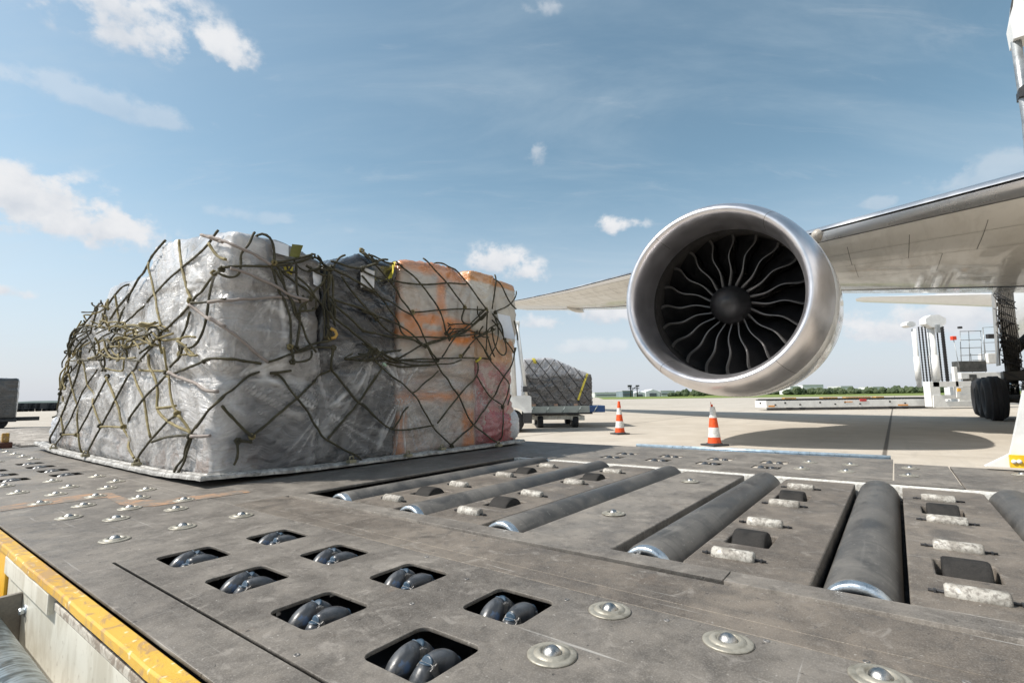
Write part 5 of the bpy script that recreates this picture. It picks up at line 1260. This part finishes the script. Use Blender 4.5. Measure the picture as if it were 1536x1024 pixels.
mb.box(hx(1400, 580), 0, hz_(1410, 580), hx(1458, 580), .12, zt2, .01); mb.box(hx(1412, 600), .1, hz_(1430, 598), hx(1462, 598), .3, hz_(1430, 592), .01); mb.box(hx(1418, 600), .9, hz_(1430, 596), hx(1424, 600), 1.1, zt2); mb.box(hx(1436, 600), 0, hz_(1430, 596), hx(1441, 600), .2, hz_(1430, 550), .02); mb.box(hx(1448, 600), .4, .2, hx(1468, 600), 1.4, hz_(1450, 580), .02)
mb.box(hx(1424, 610), .2, .12, hx(1475, 610), 1.0, .42, .02); mb.build('base_frame', M_white, HL)
ztop = hz_(1410, 488)
for px, r, nm in ((1417, .19, 0), (1409, .13, .9)):
    mb = MB(); mb.tube([(hx(px, 572), .6+nm, zt2-.3), (hx(px, 572), .6+nm, ztop)], r, 28); mb.tube([(hx(px, 572), .6+nm, zt2+.1), (hx(px, 572), .6+nm, zt2+1.6)], r*1.25, 28); mb.build('mast_cylinder', M_white, HL)
for px, rr, yy in ((1417, .66, .15), (1404, .30, 1.4)):
    mb = MB(); T = Matrix.Translation((hx(px, 572), yy, hz_(1410, 482)+.05)); oc = [(rr*math.cos(R(22.5+45*k)), rr*.62*math.sin(R(22.5+45*k))) for k in range(8)]
    mb.prism(oc, 0, .5, lambda u, v, d, T=T: T @ Vector((u, d, v))); mb.build('mast_head', M_white, HL)
mb = MB(); T = Matrix.Translation((hx(1417, 572), .1, hz_(1410, 490))); mb.box(-.12, -.06, -.35, .12, .05, .15, .02, T); mb.build('head_bracket', M_grey, HL)
for px, w in ((1397, .03), (1402, .04), (1407, .03), (1425, .035), (1432, .06), (1434.5, .05)):
    x = hx(px, 572); mb = MB()
    for k in range(44):
        z = zt2+(ztop-zt2)*k/44; mb.box(x-w*(1 if k % 2 else .55), .5, z, x+w*(1 if k % 2 else .55), .56, z+(ztop-zt2)/44*1.02)
    mb.build('lift_chain', M_dark, HL)
YP = YH+1.5
def px_(px, py): q = aty(px, py, YP); return q.x-ox, q.z
mb = MB()
def rail(a, b, r=.022): (xa_, za_), (xb_, zb2) = px_(*a), px_(*b); mb.tube([(xa_, 1.5, za_), (xb_, 1.5, zb2)], r, 6)
for y in (497, 510, 522, 533): rail((1440, y), (1472, y-1))
for x in (1440, 1453, 1471): rail((x+2, 545), (x, 496))
for y in (491, 506, 514, 527): rail((1474, y), (1504, y-1), .018)
rail((1479, 545), (1474, 491), .035)
for x in (1457, 1477): rail((x+3, 572), (x-1, 530))
for y in (540, 547, 554, 561, 568): rail((1459, y), (1478, y))
mb.build('railing', M_grey, HL)
mb = MB(); x, z = px_(1438, 548); x2, z2 = px_(1500, 570); mb.box(x, 1.4, z2+.1, x2, 2.2, z2+.5, .03); mb.box(px_(1478, 540)[0], 1.3, px_(1478, 545)[1], x2, 2.0, px_(1478, 530)[1], .05); mb.build('platform', M_white, HL)
mb = MB(); mb.box(x, 1.45, z2+.55, px_(1478, 540)[0], 2.0, px_(1478, 541)[1], .03)
random.seed(4)
for i in range(14): xx = x+random.uniform(.05, 1.5); zz_ = random.uniform(.5, 1.9); mb.box(xx, 1.2+random.random()*.3, zz_, xx+random.uniform(.15, .5), 1.9, zz_+random.uniform(.1, .3), .02)
mb.build('machinery', simple('machinery dark', (.09, .09, .085), .5, .4, .6, 3), HL)
mb = MB(); x, z = px_(1430, 507); mb.box(x-.13, 1.4, z-.12, x+.13, 1.6, z+.12, .03); mb.build('beacon', simple('beacon red', (.75, .06, .02), .35), HL)
mb = MB(); mb.tube([(x, 1.5, z), (x+.25, 1.5, 1.5)], .02, 6); mb.build('beacon_pole', M_grey, HL)
mb = MB(); x, z = px_(1484, 505); mb.box(x-.25, 1.3, z-.12, x+.28, 1.5, z+.16, .04); x, z = px_(1439, 491); mb.box(x-.1, 1.4, z-.08, x+.12, 1.55, z+.06, .03); mb.build('work_lamp', M_dark, HL)
mb = MB(); x, z = px_(1406, 585); mb.box(x-.09, -.06-1.5+1.5, z-.09, x+.09, .0, z+.09); mb.build('orange_sign', simple('sign orange', (.8, .4, .05), .4), HL)

# ------------------------------------------------------------------ horizon: hills, woods, buildings
def hillfn(g, p, O, o):
    n = g.noise(O, .006, 6, .6); g.set(p.inputs['Base Color'], g.mix(g.ramp(n, .35, .65), (.055, .085, .085), (.10, .13, .115))); p.inputs['Roughness'].default_value = 1  # blue-green tint puts distance haze into the hill colour
M_hill = mat('far wooded hills', hillfn)
mb = MB(); G = []
for i in range(121):
    a = R(-62+124*i/120); d0 = 3200; h = 15+11*noise.noise((i*.11, 0, 0))+7*noise.noise((i*.4, 2, 0))+2*noise.noise((i*1.7, 2, 0))
    if a > R(5): h *= .9
    G.append([mb.bm.verts.new((dd*math.sin(a), dd*math.cos(a), z)) for dd, z in ((d0, 0), (d0+120, h*.7), (d0+350, h), (d0+900, 0))])
for A, B in zip(G, G[1:]):
    for k in range(3): mb.face((A[k], A[k+1], B[k+1], B[k])).smooth = True
tag(mb.build('hills', M_hill), kind='structure')
def leaffn(g, p, O, o):
    n = g.noise(O, .09, 5, .6); n2 = g.noise(O, .7, 4, .6); c = g.mix(g.ramp(n, .35, .65), (.035, .055, .025), (.075, .10, .045)); c = g.mix(g.ramp(n2, .5, .7, 0, .5), c, (.10, .125, .06))
    g.set(p.inputs['Base Color'], c); p.inputs['Roughness'].default_value = .9
M_leaf = mat('distant foliage', leaffn)
def grove(pxs, seed, label):
    random.seed(seed); mb = MB()
    for px, Y, h, w in pxs:
        x = aty(px, 590, Y).x
        for k in range(3):
            t = bmesh.new(); bmesh.ops.create_icosphere(t, subdivisions=3, radius=1); ox_, oy_ = random.uniform(-.4, .4)*w, random.uniform(-.3, .3)*w; sw = w*random.uniform(.35, .6); sh = h*random.uniform(.38, .56)
            for v_ in t.verts:
                d_ = 1+.38*noise.noise(v_.co*2.1+Vector((px, k*7, 0)))+.25*noise.noise(v_.co*6+Vector((px, k, 5)))
                v_.co = Vector((x+ox_+v_.co.x*sw*d_, Y+oy_+v_.co.y*sw*d_, max(0, h*.45+v_.co.z*sh*d_)))
            mb.merge(t)
    tag(mb.build('woodland', M_leaf), label, 'trees', None, 'stuff')
random.seed(31)
grove([(1185+i*3.1+random.uniform(-1, 1), random.uniform(430, 560), random.uniform(3.5, 7.5), random.uniform(3.5, 7)) for i in range(76)], 1, 'far green tree belt behind the grass on the right')
grove([(1005+i*3.3, random.uniform(430, 520), random.uniform(2.5, 7), random.uniform(3, 6)) for i in range(16)], 2, 'far green trees beside the distant sheds left of the engine')
grove([(900+i*3.6, random.uniform(900, 1000), random.uniform(4, 9), random.uniform(6, 12)) for i in range(170)], 3, 'very far tree line along the horizon')
M_bw = simple('pale building', (.62, .63, .64), .6, 0, .1, .3, 0); M_bb = simple('blue grey building', (.20, .25, .29), .5, 0, .15, .2, 0); M_bd = simple('building window dark', (.12, .13, .15), .8, 0, .1)
def building(px0, px1, pyt, Y, m, label, cat='building', roof=False, name='building', dpt=30):
    x0, x1 = aty(px0, 590, Y).x, aty(px1, 590, Y).x; h = aty((px0+px1)/2, pyt, Y).z; B = empty(name, ((x0+x1)/2, Y, 0), 0, label, cat); w = (x1-x0)/2
    mb = MB()
    if roof: mb.prism([(-w, 0), (w, 0), (w, h*.72), (0, h), (-w, h*.72)], 0, dpt, lambda u, v, d: (u, d, v))
    else: mb.box(-w, 0, 0, w, dpt, h)
    mb.build('wall', m, B); mb = MB(); mb.box(-w*.9, -.3, h*.35, w*.9, -.05, h*.55) if not roof else mb.box(-w*.5, -.3, 0, w*.5, -.05, h*.5); mb.build('window' if not roof else 'door', M_bd, B)
    mb = MB(); mb.box(-w-.3, -.35, h, w+.3, dpt+.3, h+.35) if not roof else mb.tube([(0, 0, h+.1), (0, dpt, h+.1)], .3, 6); mb.build('roof', M_bw, B); return B
building(892, 932, 588.5, 560, M_bw, 'long low white shed nearest the far loaded dolly')
building(934, 950, 586, 480, M_bb, 'blue grey hangar left of the row of white sheds')
building(951, 968, 587, 500, M_bw, 'white gabled shed just right of the blue grey hangar', roof=True)
building(969, 990, 584, 520, M_bw, 'grey white hangar with gabled roof between two white sheds', roof=True)
building(991, 1012, 586, 520, M_bw, 'flat white shed under the distant trees')
building(1030, 1044, 588, 470, simple('pale yellow building', (.62, .60, .25), .6), 'pale yellow low shed just left of the engine')
for a, b, y, t_ in ((1186, 1198, 579, 'small white shed above the tree belt, leftmost'), (1205, 1236, 577, 'long white shed above the tree belt behind the engine'), (1262, 1280, 579, 'small pale shed above the tree belt in the middle'), (1310, 1325, 580, 'white shed above the tree belt nearest the high loader')): building(a, b, y, 720, M_bw, t_)
q = aty(951, 590, 470); TW_ = empty('floodlight_gantry', (q.x, 470, 0), 0, 'dark open gantry tower rising above the blue grey hangar', 'tower'); h = aty(951, 578, 470).z
mb = MB()
for x in (-3, 3): mb.tube([(x, 0, 0), (x, 0, h)], .5, 6)
mb.tube([(-3, 0, h*.5), (3, 0, h)], .3, 5); mb.box(-5, -.5, h*.72, 5, .5, h*.78); mb.build('tower_frame', M_dark, TW_)
mb = MB(); mb.box(-5.5, -1, h*.86, -2, 1, h+.5); mb.build('lamp_head', M_dark, TW_); mb = MB(); mb.box(2, -1, h*.9, 5, 1, h+.3); mb.build('lamp_head', M_dark, TW_)
